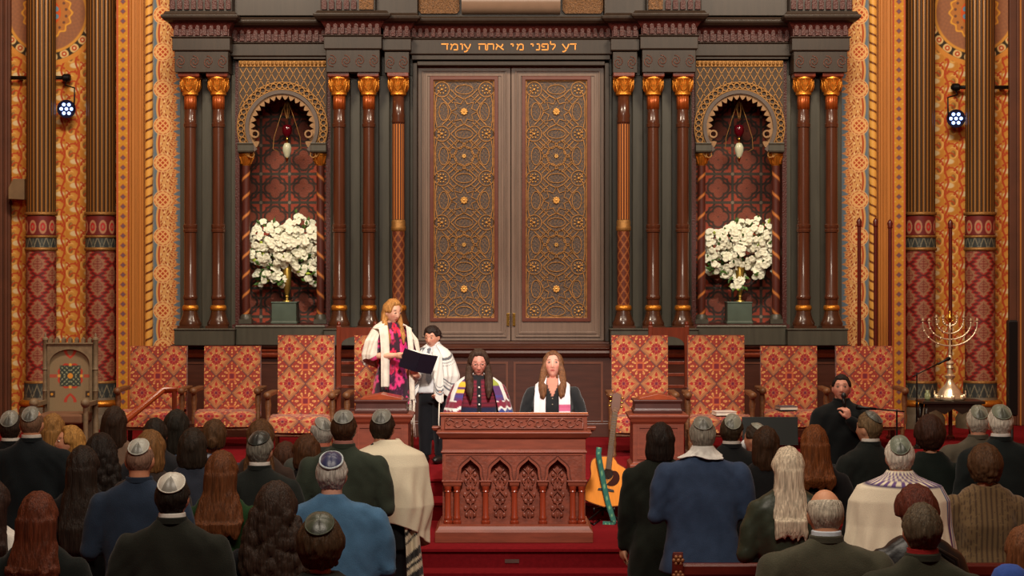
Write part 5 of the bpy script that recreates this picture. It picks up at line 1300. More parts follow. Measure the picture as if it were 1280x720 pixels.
def person(name, label, px, py, Y, z0=0, yaw=180, skin=(206,150,120), hair=('short',(60,42,30)), outfit='suit', col=(30,30,32), w=1.0, fat=1.0,
           tilt=0, turn=0, roll=0, arms='book', kippah=None, collar=None, low=(26,26,28), vox=.0125, hands=None, group=None, face=False, female=False,
           length=None, seat=False, hs=1.0, extra=None, cvox=.016, neckc=None, fold=.0055):
    h = HZ-(py-HY)*Y/F-z0; X = PX(px, Y)
    root = thing('person', label, 'person', (X, Y, z0), radians(yaw), group)
    hair_h = {'short':.008,'long':.02,'bob':.022,'curly':.035,'bun':.018,'bald':.0,'ring':.0}[hair[0]]+(.003 if kippah else 0)
    hh = h-hair_h; k = h/1.75; sg = -1
    if seat: pass
    HM = place_head(hh, hs, tilt, turn, roll)
    HP = hp(HG, female)
    sx = .185*w*(.93 if female else 1); zs = hh-.300*hs
    S = {q: Vector((q*sx, .015, zs)) for q in (-1, 1)}
    zb = zs-1.43*k*0
    hip = .50*h if not seat else .47
    # arms
    A = {}
    for q in (-1, 1):
        if arms == 'book': E = Vector((q*(sx+.075), .03, zs-.31*k)); Wp = Vector((q*.10, -.19, zs-.26*k))
        elif arms == 'tuck': E = Vector((q*(sx+.03), -.01, zs-.29*k)); Wp = Vector((q*.09, -.20, zs-.22*k))
        elif arms == 'down': E = Vector((q*(sx+.055), .03, zs-.30*k)); Wp = Vector((q*(sx+.06), -.05, zs-.55*k))
        else: E, Wp = [Vector(a) for a in arms[q]]
        A[q] = (E, Wp)
    # ---- body
    g = G(); g.add([tuple(HM @ Vector(p)) for p in HP], HF)
    for q in (-1, 1):
        g.add(*(lambda e: (e.v, e.f))(G().ell((q*.076, .012, -.008), (.010,.020,.030), 10, 8)), M=HM)
    nb = Vector((0, .02, zs-.02)); nt = HM @ Vector((0, .02, -.055)); nr = .050 if female else .058
    g.tube([nb, nb.lerp(nt, .5), nt, HM @ Vector((0,.015,-.03))], [nr*1.25, nr, nr*.98, nr*.8], 14)
    tz = zs-hip
    loft(g, [(hip-.06,.13*w*fat,.09*fat,0,0),(hip,.155*w*fat,.105*fat,0,0),(hip+tz*.3,.125*w*fat,.085*fat,0,0),(hip+tz*.7,.155*w,.10*fat,0,0),(zs-.04,sx*.88,.075,0,.01),(zs+.02,.08,.055,0,.015),(zs+.05,.05,.05,0,.02)])
    for q in (-1, 1):
        E, Wp = A[q]; m1 = S[q].lerp(E, .5); m2 = E.lerp(Wp, .35)
        cap(g, [S[q]+Vector((-q*.03,0,-.06)), m1, E, m2, Wp], [.040*w,.040*w,.036,.034,.025], 10)
        hd = (hands or {}).get(q)
        if hd is None: d = (Wp-E).normalized(); n = Vector((-q*.9, .0, -.2)) if arms == 'down' else Vector((-q*.5,.2,.8)); cu = .5
        else: d, n, cu = Vector(hd[0]), Vector(hd[1]), hd[2]
        hand(g, Wp, d, n, q if hd is None else hd[3], cu)
        if not seat: cap(g, [(q*.085*w,0,hip-.02),(q*.09*w,-.005,hip*.53),(q*.095*w,.015,.09)], [.085*w,.058,.040], 10); g.ell((q*.098*w,-.05,.045), (.040,.11,.035), 10, 8)
        else: cap(g, [(q*.09,0,.47),(q*.11,-.42,.50),(q*.11,-.42,.28),(q*.11,-.40,.09)], [.085,.06,.055,.04], 10); g.ell((q*.11,-.46,.045), (.040,.11,.035), 10, 8)
    inv = HM.inverted(); sk = np.array(skin, float)
    def skinfn(co):
        c = [np.full(len(co), s) for s in sk]; p = Pt((len(co),), sk)
        if face:
            L = np.c_[co, np.ones(len(co))] @ np.array(inv).T; x, y, z = L[:, 0], L[:, 1], L[:, 2]; fr = (y < -.04)
            p.over(fr*(1-sst(.6,1.2,np.hypot(x/.021,(z+.0585)/.008))), (176,84,78))
            p.over(fr*(1-sst(.7,1.2,np.hypot((np.abs(x)-.032)/.018,(z-.036+.15*(np.abs(x)-.032))/.0042)))*.75, (86,58,44))
            p.over(fr*.35*np.exp(-((np.abs(x)-.045)/.016)**2-((z+.03)/.016)**2), (216,110,96))
        return p.c
    mobj(bake(g, 'body', vox, 2), 'body', SKINM, root, skinfn)
    if face:
        for q in (-1, 1):
            ez = .0030 if face == 'down' else .0052; e = G().ell((q*.031, -.0745, .0105), (.0125,.0115,ez), 12, 10); eo = e.build('eye', mat('eye_white', (226,220,210), .2), root, smooth=True); eo.matrix_local = HM
            e = G().ell((q*.031, -.0830, .0105), (.0052,.0035,ez*.9), 10, 8); io = e.build('iris', mat('iris_brown', (46,30,20), .2), eo, smooth=True)
            e = G().tube([(q*.019,-.086,.0115),(q*.027,-.0882,.011+ez),(q*.036,-.087,.0108+ez),(q*.044,-.080,.0112)], [.0012,.0022,.0022,.0012], 6); lo = e.build('eyelashes', mat('lash_dark', (40,26,20), .6), root, smooth=True); lo.matrix_local = HM
    # ---- hair
    kind, hc = hair[0], hair[1]; M_H = hairm(hc)
    fh, shh, nh = (.068, .008, -.074)
    if female: fh, shh, nh = (.080 if face else .070, -.005, -.080)
    if kind == 'curly': fh, shh, nh = (.070, -.02, -.085) if not (len(hair) > 2 and hair[2].get('top')) else (.062, .012, -.065)
    t = {'short':.010,'long':.020,'bob':.022,'curly':.034,'bun':.018,'bald':.003,'ring':.006}[kind]
    if len(hair) > 2 and hair[2].get('top'): t = .014
    zl = hairline(HG, fh, shh, nh); m = sst(-.006, .012, HP[:, 2]-zl)
    if kind in ('bald', 'ring'):
        top = sst(.058, .075, HP[:, 2]+.25*np.clip(HP[:, 1], -1, 1)*0-(.02 if kind == 'ring' else 0)*0); m = m*(1-top)
    off = -.007+(t+.007)*m+(.003*np.sin(HP[:, 0]*160)*np.sin(HP[:, 1]*140+HP[:, 2]*100)*m if kind in ('short','curly') else 0)
    HH = HP+HG*off[:, None]
    if kind == 'bald': HH = HP+HG*(-.004+.0058*m)[:, None]
    if kind in ('short', 'bald', 'ring'):
        gg = G(); gg.add([tuple(HM @ Vector(p)) for p in HH], HF); gg.build('hair', M_H, root, smooth=True)
    else:
        gg = G(); gg.add([tuple(HM @ Vector(p)) for p in HH], HF)
        hc0 = HM @ Vector((0, .03, 0)); wv = hair[2] if len(hair) > 2 else {}
        if kind == 'long':
            L = length or .62*h; r0, r1 = wv.get('r', (.088, .115)); zt = hc0.z; zsb = zs+.03
            loft(gg, [(zt+.05,.070,.065,hc0.x,hc0.y+.0),(zt,r0,.080,hc0.x,hc0.y+.015),(zt-.10,r0*1.02,.072,hc0.x,.055),(zsb,(r0+r1)/2,.060,0,.075),(zsb-.12,r1,.046,0,.110),((L+zsb)/2-.02,r1*.98,.040,0,.135),(L+.08,r1*.93,.036,0,.137),(L+.02,r1*.86,.028,0,.139),(L,r1*.80,.018,0,.140)], p=2.2)
            rr = random.Random(int(px*7)); 
            for j in range(7):
                xx = (j-3)/3*r1*.75; gg.tube([(xx,.135,L+.06),(xx+rr.uniform(-.01,.01),.139,L+.01),(xx+rr.uniform(-.02,.02),.14,L-rr.uniform(.02,.045))], [.010,.018,.006], 8)
        if kind == 'bob':
            dz = wv.get('d', .13); loft(gg, [(hc0.z+.06,.07,.06,hc0.x,hc0.y),(hc0.z,.096,.085,hc0.x,hc0.y),(hc0.z-dz*.6,.102,.078,hc0.x,hc0.y+.005),(hc0.z-dz,.088,.062,hc0.x,hc0.y+.01),(hc0.z-dz-.015,.06,.04,hc0.x,hc0.y+.01)], p=2.2)
        if kind == 'bun':
            loft(gg, [(hc0.z+.05,.07,.06,hc0.x,hc0.y),(hc0.z-.02,.088,.08,hc0.x,hc0.y),(hc0.z-.075,.070,.060,hc0.x,hc0.y+.01)], p=2.1)
            b = HM @ Vector((.0,.115,-.035)); gg.ell(b, (.042,.035,.040), 14, 10); gg.tube([b+Vector((-.04,0,.0)), b+Vector((0,.03,.03)), b+Vector((.04,0,0))], .014, 8)
        if kind == 'curly':
            rr = random.Random(int(px)); sz = wv.get('s', 1.0)
            for j in range(330):
                if wv.get('top') and rr.random() < .3: continue
                d = Vector((rr.gauss(0,1), rr.gauss(.35,1), rr.gauss(.1,1))).normalized(); 
                if d.y < -.15 and d.z < .55: continue
                if d.z < (-.75 if not wv.get('top') else .05-.25*max(d.y,0)): continue
                p = HM @ Vector((d.x*.090*sz, .012+d.y*.108*sz, .0+d.z*.118*sz)); q_ = rr.uniform(.009,.017); gg.ell(p, (q_,q_,q_), 8, 6)
            if wv.get('long'):
                L = wv['long']
                for j in range(150):
                    zz = rr.uniform(L, hc0.z); tt = (hc0.z-zz)/(hc0.z-L); ra = (.10+.05*min(tt*2,1))*(1 if tt < .8 else 1.2-tt*.5); a = rr.uniform(-.25, pi+.25)
                    p = Vector((ra*cos(a), .05+.05*tt+.055*sin(a), zz)); q_ = rr.uniform(.02,.034); gg.ell(p, (q_,q_,q_*1.5), 8, 6)
                loft(gg, [(L,.06,.03,0,.10),(L+.1,.11,.05,0,.10),(zs,.12,.055,0,.08),(hc0.z,.09,.08,0,.04)], p=2)
        for lk in wv.get('locks', []):
            pts, rs = lk; pts = [Vector(p)+Vector((hc0.x, 0, hc0.z)) for p in pts]; gg.tube(pts, rs, 10); gg.ell(pts[0], (rs[0],)*3, 8, 6); gg.ell(pts[-1], (rs[-1],)*3, 8, 6)
        hv = .0075 if kind == 'curly' else .009
        mobj(bake(gg, 'hair', hv, 1 if kind == 'curly' else 3, strands=.0012 if kind == 'curly' else .0016, seed=int(px)), 'hair', M_H, root)
    # ---- kippah
    if kippah:
        kc = kippah[0]; kt = kippah[1] if len(kippah) > 1 else 32; ka = kippah[2] if len(kippah) > 2 else 40; kr = kippah[3] if len(kippah) > 3 else 0
        nr_, na = 10, 40; R = Matrix.Rotation(radians(kr), 3, 'Y') @ Matrix.Rotation(-radians(kt), 3, 'X'); V = []; hoff = (t if kind not in ('bald','ring') else .003)+.004
        D = []
        for i in range(nr_+1):
            th = radians(ka)*i/nr_
            for j in range(na): ph = 2*pi*j/na; D.append(tuple(R @ Vector((sin(th)*cos(ph), sin(th)*sin(ph), cos(th)))))
        D = np.array(D); P = hp(D, female); ph = np.tile(np.arange(na)*2*pi/na, nr_+1); th = np.repeat(np.arange(nr_+1)/nr_, na)
        bulge = .004*np.abs(np.sin(2*ph))**.6*np.sin(th*pi*.75)
        P1 = P+D*(hoff+bulge)[:, None]; P0 = P+D*(hoff-.006)
        f = []; N = len(P1)
        for i in range(nr_):
            for j in range(na): a = i*na+j; b = i*na+(j+1) % na; f.append((a, a+na, b+na, b)); f.append((N+a, N+b, N+b+na, N+a+na))
        for j in range(na): a = nr_*na+j; b = nr_*na+(j+1) % na; f.append((a, N+a, N+b, b))
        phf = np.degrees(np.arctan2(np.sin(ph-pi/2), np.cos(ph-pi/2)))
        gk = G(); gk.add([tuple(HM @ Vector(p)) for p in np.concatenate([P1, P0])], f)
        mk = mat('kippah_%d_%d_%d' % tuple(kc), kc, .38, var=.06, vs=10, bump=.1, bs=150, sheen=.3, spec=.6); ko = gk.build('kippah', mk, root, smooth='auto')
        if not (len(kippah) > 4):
            kd = tuple(int(c*.66) for c in kc); ko.data.materials.append(mat('kippah_%d_%d_%d' % kd, kd, .38, var=.06, vs=10, bump=.1, bs=150, sheen=.3, spec=.6))  # darker back gore: satin sheen contrast painted in as a second tone
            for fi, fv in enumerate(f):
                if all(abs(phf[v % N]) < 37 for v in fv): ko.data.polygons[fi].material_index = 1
        rim = [tuple(HM @ Vector(p)) for p in P1[nr_*na:]]; tr = kippah[4] if len(kippah) > 4 else None
        G().tube(rim, .0035 if not tr else .006, 6, closed=True).build('kippah_rim', mat('rim_%d_%d_%d' % tuple(tr or kc), tr or kc, .6, var=.2, vs=90), ko, smooth=True)
    # ---- clothes
    fc = fat
    jac = G(); cz = hip; 
    if outfit in ('suit', 'coat', 'blouse', 'shirt', 'dress', 'robe'):
        hem = {'suit': hip-.10*k, 'coat': hip-.34*k, 'blouse': hip-.02, 'shirt': hip-.02, 'dress': .36*h, 'robe': hip-.05}[outfit]
        if seat: hem = .47
        pad = .0 if outfit in ('blouse','dress') else .012
        ex = {'suit':1.0,'coat':1.02,'blouse':.93,'shirt':1.0,'dress':.90,'robe':1}[outfit]
        T = zs-hip
        secs = []
        if hem < hip-.03: secs += [(hem, .215*w*fc*ex*(1.1 if outfit == 'dress' else 1.0), .150*fc*ex*(1.15 if outfit=='dress' else 1), 0, .0), ((hem+hip)/2, .208*w*fc*ex, .145*fc*ex, 0, .005)]
        secs += [(hip, .195*w*fc*ex, .138*fc*ex, 0, .005), (hip+T*.30, (.172 if not female else .150)*w*fc*ex, (.120 if not female else .108)*fc*ex, 0, .003), (hip+T*.62, .190*w*ex+pad, .128*fc*ex, 0, .0), (zs-.04, (sx+.018)*ex+pad, .112*ex, 0, .006),
                 (zs+.008, (sx-.012)*ex+pad, .094*ex, 0, .012), (zs+.032, .145*w*ex+pad*.5, .082, 0, .015), (zs+.056, .105*ex, .072, 0, .018), (zs+.078, .080, .066, 0, .020), (zs+(.092 if not female else .070), .069 if not female else .085, .061, 0, .020)]
        loft(jac, secs, p=2.5)
        for q in (-1, 1):
            E, Wp = A[q]; s0 = S[q]+Vector((q*.002,0,-.058)); m1 = S[q].lerp(E, .5); m2 = E.lerp(Wp, .5); we = E.lerp(Wp, .93); b = 1.0 if outfit in ('suit','coat') else .86
            if wv_short(outfit, extra): we = E.lerp(Wp, .15); m2 = E.lerp(Wp, .08)
            cap(jac, [s0, m1, E, m2, we], [.071*w*b,.067*w*b,.060*b,.054*b,.046*b], 12)
        cname = {'suit':'jacket','coat':'coat','blouse':'blouse','shirt':'shirt','dress':'dress','robe':'robe'}[outfit]
        me = bake(jac, cname, cvox, 3, fold=fold, seed=int(px), ff=(10,10,5))
        if isinstance(col, tuple) and not callable(col): mobj(me, cname, cloth(col, kind=(extra or {}).get('mat', 'wool')), root)
        else: mobj(me, cname, A_FAB if not (extra or {}).get('amat') else extra['amat'], root, col)
        if outfit in ('suit',):      # jacket collar
            gg = G(); gg.lathe([(.068,0),(.078,.0),(.076,.024),(.070,.030),(.064,.028)], (0,.020,zs+.070), 28, sy=.93); gg.build('jacket_collar', cloth(tuple(int(c*.9) for c in col) if isinstance(col, tuple) else (30,30,30)), root, smooth='auto')
    if collar:
        gg = G(); ring = []; 
        gg.lathe([(.060,0),(.068,.0),(.066,.030),(.060,.034),(.054,.03)], (0,.020,zs+.086), 28, sy=.95); gg.build('shirt_collar', cloth(collar, .7), root, smooth='auto')
    # trousers or skirt, shoes
    if not seat:
        tr = G()
        if outfit != 'dress':
            loft(tr, [(hip-.10,.165*w*fc,.115*fc),(hip-.02,.17*w*fc,.118*fc),(hip+.06,.158*w*fc,.108*fc)])
            for q in (-1, 1): tr.tube([(q*.088*w,0,hip-.03),(q*.092*w,-.005,hip*.53),(q*.098*w,.012,.07)], [.092*w,.074,.062], 14)
            mobj(bake(tr, 'trousers', .02, 2, fold=.003, seed=1), 'trousers', cloth(low), root)
        for q in (-1, 1): G().ell((q*.098*w,-.055,.042), (.047,.135,.045), 14, 10).build('shoe', cloth((24,20,20), .4, 'leather'), root, smooth=True)
    else:
        tr = G(); loft(tr, [(.42,.18,.16,0,-.02),(.52,.18,.13,0,0),(.58,.16,.11)])
        for q in (-1, 1): cap(tr, [(q*.10,-.05,.50),(q*.12,-.42,.51),(q*.12,-.42,.30),(q*.12,-.40,.08)], [.10,.08,.07,.06], 12)
        mobj(bake(tr, 'trousers', .018, 2, fold=.003), 'trousers', cloth(low), root)
        for q in (-1, 1): G().ell((q*.12,-.46,.045), (.047,.135,.045), 14, 10).build('shoe', cloth((24,20,20), .4, 'leather'), root, smooth=True)
    return root, dict(h=h, zs=zs, sx=sx, hip=hip, HM=HM, k=k, A=A)
def wv_short(outfit, extra): return bool((extra or {}).get('short_sleeves'))
def drape(name, root, prof, a0, a1, hem, m, paint=None, folds=(.008,9), thick=.008, nu=110, nv=70, seed=0, cx=0):
    """cloth hung round the shoulders: prof (z, rx, ry, cy) from the neck down; angle 0 front, +x side positive"""
    zsn = np.array([p[0] for p in prof])[::-1]; R = [np.array([p[i] for p in prof])[::-1] for i in (1, 2, 3)]
    ztop = prof[0][0]
    def pos(U, V):
        a = np.radians(U); zb = hem(U); 
        t = V**.85; z = ztop+(zb-ztop)*t
        rx, ry, cy = (np.interp(z, zsn, r) for r in R)
        amp = folds[0]*sst(.12,.6,V)
        rr = 1+0*z; off = amp*(np.sin(a*folds[1]+seed+1.2*np.sin(V*4+seed))+.5*np.sin(a*folds[1]*2.3+V*5+seed*2))
        return cx+(rx+off)*np.sin(a), cy-(ry+off)*np.cos(a), z
    o = grid_mesh(name, np.linspace(a0, a1, nu), np.linspace(0, 1, nv), pos, (lambda U, V: paint(U, V, pos(U, V))) if paint else None, m, root)
    s = o.modifiers.new('thick', 'SOLIDIFY'); s.thickness = thick; s.offset = 1
    return o, pos
def fringe(parent, name, pts, m, L=.06, r=.0025, seed=3):
    rr = random.Random(seed); g = G()
    for p in pts: p = Vector(p); g.tube([p, p+Vector((rr.uniform(-.01,.01), -.003, -L*.5)), p+Vector((rr.uniform(-.015,.015), 0, -L*rr.uniform(.85,1.1)))], [r, r, r*.6], 5)
    return tag(g.build(name, m, parent, smooth=True), kind='stuff')
# ------------------------------------------------------------------ congregation
BLK = (22,23,25); NAVY = (26,34,48); GRN = (30,32,28)
KG = (128,128,118); KW = (196,192,180); KD = (60,64,58)
P_ = person
# --- left of the aisle
P_('p', 'man in black suit and pale skullcap at far left edge, behind the broad black suit', 14, 514, 13.8, hair=('short',(48,36,28)), col=(20,22,24), collar=(220,215,205), kippah=(KG,38,42))
P_('p', 'broad man with shaved head and grey skullcap in black suit, far left', 40, 509, 12.9, skin=(208,146,112), hair=('bald',(120,90,70)), col=(22,27,30), w=1.12, kippah=(KG,36,40), collar=(206,200,190))
P_('p', 'child with long blond hair turned in profile to the left, behind the broad black suit', 84, 531, 13.7, yaw=-72, skin=(226,164,130), hair=('long',(176,128,66),{'r':(.09,.11)}), outfit='blouse', col=(90,60,50), female=True, face=True, tilt=-8, arms='down', length=1.15)
P_('p', 'woman with straight blond hair seen from behind, just left of the pale throne front', 66, 516, 14.5, hair=('long',(150,108,58)), outfit='blouse', col=(60,50,44), female=True)
P_('p', 'woman with long auburn hair and bare neck in black top, bottom left corner', 48, 613, 9.2, hair=('long',(88,42,24),{'r':(.10,.135)}), outfit='blouse', col=(20,24,22), female=True, length=1.22, w=1.05)
P_('p', 'woman in white blouse cut by the left edge of the picture, dark hair', -10, 598, 9.75, hair=('long',(44,28,22)), outfit='blouse', col=(214,208,200), female=True, length=1.25)
P_('p', 'woman with straight dark brown hair and tan top below the sloping handrail', 143, 507, 14.3, hair=('bob',(52,36,26),{'d':.2}), outfit='blouse', col=(120,96,80), female=True)
P_('p', 'woman with long wavy black hair and black clothes left of the navy suit', 126, 540, 12.5, hair=('curly',(34,26,22),{'long':1.05,'s':.92}), outfit='blouse', col=(18,18,20), female=True)
P_('p', 'woman with long black brown hair left of the navy suit, nearer row', 104, 556, 11.0, hair=('long',(40,30,24),{'r':(.09,.12)}), outfit='blouse', col=(16,16,17), female=True, length=1.08)
P_('p', 'man with shaved head and pale grey skullcap in navy suit', 175, 549, 10.5, skin=(206,142,110), hair=('bald',(130,100,84)), col=(38,50,68), w=1.08, kippah=((170,170,160),28,42), fold=.002)
P_('p', 'woman with light brown bobbed hair directly behind the navy suit man', 188, 536, 12.0, hair=('bob',(120,84,48)), outfit='blouse', col=(60,50,46), female=True)
P_('p', 'man with short dark hair, ear showing, right of the sloping handrail', 195, 522, 13.3, hair=('short',(40,32,26)), col=(36,36,40), turn=20)
P_('p', 'woman with tall dark hair and slate blue top in the left block', 221, 511, 14.1, hair=('bob',(36,32,26),{'d':.24}), outfit='blouse', col=(74,88,112), female=True)
P_('p', 'woman with dark brown hair between slate blue top and the hair bun', 241, 534, 12.7, hair=('bob',(46,36,28)), outfit='blouse', col=(50,54,66), female=True)
def navyflor(co):
    x, y, z = co.T; p = Pt((len(co),), (26,32,52)); q = np.sin(x*70+2*np.sin(z*40))*np.sin(z*62+y*30); p.over(sst(.55,.75,q), (206,210,220)); q = np.sin(x*50+z*33+2)*np.cos(z*47-x*20); p.over(sst(.7,.85,q), (60,90,160)); return p.c
P_('p', 'woman with brown hair in a bun and dark blue floral dress', 268, 523, 13.45, hair=('bun',(82,56,34)), outfit='dress', col=navyflor, female=True, cvox=.012)
P_('p', 'man with dark hair and white skullcap in dark olive black suit, front left', 216, 591, 9.3, skin=(196,132,102), hair=('short',(30,24,18)), col=(32,33,27), w=1.1, kippah=(KW,26,46), collar=(222,218,210))
P_('p', 'woman with very long auburn brown hair in dark green dress', 277, 562, 10.9, hair=('long',(98,56,30),{'r':(.095,.15)}), outfit='dress', col=(26,56,26), female=True, length=1.20)
P_('p', 'woman with brown hair behind the man in black skullcap and glasses', 326, 523, 12.75, hair=('long',(92,62,38)), outfit='blouse', col=(60,46,40), female=True)
P_('p', 'grey haired man with black skullcap, dark suit and white collar, left block', 325, 539, 12.0, skin=(204,148,122), hair=('short',(120,116,106)), col=(32,36,34), collar=(228,222,214), kippah=((28,34,28),22,46), turn=-12)
P_('p', 'woman with dark wavy hair to mid back in dark clothes, beside the blue shirt', 345, 600, 9.4, hair=('curly',(50,36,28),{'long':1.15,'s':.86}), outfit='blouse', col=(20,20,24), female=True)
P_('p', 'woman with short brown bob and black top, left of the grey green suit', 384, 542, 13.1, hair=('bob',(80,50,30),{'d':.10}), outfit='blouse', col=(24,22,22), female=True, turn=10)
P_('p', 'woman in white blouse with brown hair behind the short brown bob', 357, 551, 14.2, hair=('bob',(74,46,32)), outfit='blouse', col=(222,214,200), female=True)
P_('p', 'reddish bald man with pale skullcap turned left, behind the grey green suit', 403, 522, 13.6, skin=(216,128,104), hair=('ring',(170,166,158)), col=(70,74,68), turn=30, kippah=((150,150,142),30,44), w=1.1)
P_('p', 'brown haired man in grey green suit, left of the cream prayer shawl', 430, 513, 12.3, skin=(200,140,112), hair=('short',(66,42,26)), col=(56,64,54), w=1.12, kippah=((132,134,126),26,42), collar=(178,120,110))
P_('p', 'heavyset grey haired man with dark blue skullcap in medium blue shirt', 415, 565, 10.1, skin=(212,160,138), hair=('short',(178,172,164)), outfit='shirt', col=(74,112,146), w=1.24, fat=1.2, kippah=((34,42,84),26,42,0,(176,186,190)), fold=.005)
P_('p', 'woman with short dark curly hair and dark skullcap, front row centre left', 401, 640, 8.5, hair=('curly',(62,44,28),{'s':.96}), outfit='coat', col=(34,36,32), female=True, kippah=((52,60,42),30,34))
# --- right of the aisle
P_('p', 'woman with dark bobbed hair in long dark coat right beside the guitar', 825, 527, 12.8, hair=('bob',(36,28,24),{'d':.12}), outfit='coat', col=(28,32,26), female=True, turn=-18, arms='down', w=1.05)
P_('p', 'grey haired man with grey skullcap in blue jacket and white scarf', 878, 521, 12.05, skin=(204,150,128), hair=('short',(138,132,120)), col=(54,70,98), w=1.2, fat=1.08, kippah=((120,120,110),26,40), fold=.004, collar=(226,224,220))
P_('p', 'man with dark hair and tilted pale skullcap behind the blue jacket', 914, 518, 13.9, hair=('short',(60,48,34)), col=(26,28,30), turn=-25, kippah=((140,142,128),34,38,-22), collar=(214,208,200))
P_('p', 'person with dark hair, pale skullcap and white face mask looking right', 944, 529, 14.45, yaw=235, hair=('short',(52,40,30)), col=(30,28,30), kippah=((130,132,118),24,40), w=.95)
P_('p', 'woman with dark brown hair in black, left of the white haired woman', 957, 532, 13.3, hair=('bob',(58,38,24),{'d':.17}), outfit='blouse', col=(24,24,26), female=True)
P_('p', 'old woman with very long straight white hair in dark green leather jacket', 985, 557, 10.95, hair=('long',(212,196,172),{'r':(.085,.105)}), outfit='coat', col=(50,58,46), female=True, length=1.20, extra={'mat':'leather'})
P_('p', 'woman with reddish brown hair in black top behind the white haired woman', 1018, 530, 12.7, hair=('long',(112,62,30),{'r':(.10,.13)}), outfit='blouse', col=(26,24,26), female=True, length=1.28)
P_('p', 'man with thinning brown hair looking left, dark suit, shiny clip on skullcap', 1086, 514, 13.5, yaw=206, skin=(212,156,124), hair=('short',(110,88,62)), col=(28,32,30), w=1.08, kippah=((84,86,78),30,38), collar=(222,216,208), turn=22)
P_('p', 'white haired man with grey green skullcap in cream prayer shawl with purple edge', 1124, 545, 10.95, skin=(206,150,128), hair=('short',(214,206,192)), outfit='robe', col=(40,40,44), w=1.08, kippah=((112,120,104),40,36,8), arms='tuck')
P_('p', 'balding grey haired man in olive grey suit, front row right', 1032, 611, 8.4, skin=(208,150,116), hair=('ring',(188,178,160)), col=(74,72,58), w=1.2, collar=(206,216,226), tilt=10)
P_('p', 'woman with dark brown wavy hair in dark green black jacket under the menorah', 1162, 517, 13.1, hair=('curly',(58,34,24),{'s':.94}), outfit='blouse', col=(24,32,28), female=True)
P_('p', 'white haired man in grey brown suit, half hidden behind the curly brown hair', 1222, 507, 14.0, skin=(208,150,124), hair=('short',(182,174,160)), col=(86,80,68), w=1.15, kippah=((120,124,108),34,40))
P_('p', 'white haired man with grey skullcap and white collar in black suit at far right', 1250, 506, 12.9, skin=(214,150,124), hair=('short',(208,200,186)), col=(26,32,32), w=1.12, kippah=((116,124,106),30,44), collar=(230,226,220))
def stripes(co):
    x, y, z = co.T; p = Pt((len(co),), (118,94,62)); a = np.arctan2(x, -y); p.over(1-sst(.1,.5,np.abs(np.sin(x*190))), (70,50,34)); return p.c
P_('p', 'woman with curly brown hair in tan and brown striped shirt', 1231, 553, 11.95, hair=('curly',(82,56,36),{'s':1.05}), outfit='blouse', col=stripes, female=True, w=1.12, fat=1.2, fold=.005, cvox=.011, arms='down')
P_('p', 'woman with short auburn hair and glasses in black leather, front right', 1146, 604, 9.6, hair=('curly',(88,40,28),{'s':.84}), outfit='coat', col=(22,22,24), female=True, extra={'mat':'leather'}, turn=25)
P_('p', 'man with short brown grey hair in olive jacket with red collar, front right', 1152, 628, 8.0, skin=(204,140,112), hair=('short',(84,72,56)), col=(52,52,40), w=1.08, collar=(150,34,34))
P_('p', 'person with brown hair at the right edge, front row', 1282, 655, 8.7, hair=('bob',(112,68,40)), outfit='blouse', col=(60,40,40), female=True)

# details worn in the congregation
def find(lbl): return [o for o in bpy.data.objects if o.get('label', '').startswith(lbl)][0]
# blue jacket: white scarf round the neck with fringe
r = find('grey haired man with grey skullcap in blue'); zs = HZ-(521-HY)*12.05/F-.31
WS = cloth((228,226,220), .8, 'silk')
o, pos = drape('scarf', r, [(zs+.130,.068,.066,.02),(zs+.10,.085,.08,.02),(zs+.075,.115,.095,.015),(zs+.05,.16,.115,.01)], 70, 290, lambda U: zs+.058+.012*np.sin(np.radians(U*3)), WS, folds=(.004,7), nv=24)
# cream prayer shawl with purple edge
r = find('white haired man with grey green'); zs = HZ-(545-HY)*10.95/F-.31
def t_paint(U, V, P):
    p = Pt(U.shape, (244,232,206)); p.over((np.abs(U-252) < 3.2)*1.0, (96,40,110)); p.over((np.abs(U-243) < 2)*1., (60,90,150)); p.over((np.abs(U-258) < 1.2)*1., (60,90,150))
    p.over((V < .085)*(np.sin(U*.45)*np.sin(V*170) > 0)*1.0, (110,80,140)); p.over((V < .095)*(V > .08)*1., (60,40,90)); return p.c
drape('prayer_shawl', r, [(zs+.115,.074,.070,.02),(zs+.085,.098,.085,.02),(zs+.055,.165,.11,.015),(zs+.025,.245,.140,.01),(zs-.06,.292,.165,.005),(zs-.20,.300,.175,0),(zs-.35,.325,.20,0),(zs-.60,.30,.20,0)], 60, 300, lambda U: zs-.52+.10*np.cos(np.radians(U-40)), A_FAB, t_paint, folds=(.012,8), seed=2)
# cream prayer shawl man beside the aisle
rt, inf = P_('p', 'dark haired man with grey skullcap wrapped in cream prayer shawl beside the aisle steps', 478, 512, 12.75, skin=(200,140,112), hair=('short',(52,38,28)), outfit='robe', col=(30,30,32), low=(26,26,30), kippah=((134,136,128),30,42), turn=-6, arms='tuck')
zs = inf['zs']
def c_paint(U, V, P):
    p = Pt(U.shape, (250,240,212)); return p.c
def hem1(U): return zs-.47+.13*np.cos(np.radians(U-110))+.03*np.sin(np.radians(U*2))
drape('prayer_shawl', rt, [(zs+.115,.076,.072,.02),(zs+.08,.11,.09,.02),(zs+.05,.175,.118,.015),(zs+.02,.24,.145,.01),(zs-.06,.275,.17,.01),(zs-.20,.282,.19,.01),(zs-.33,.300,.21,.0),(zs-.50,.262,.19,0)], 40, 318, hem1, A_FAB, c_paint, folds=(.014,7), seed=1, thick=.010, cx=-.04)
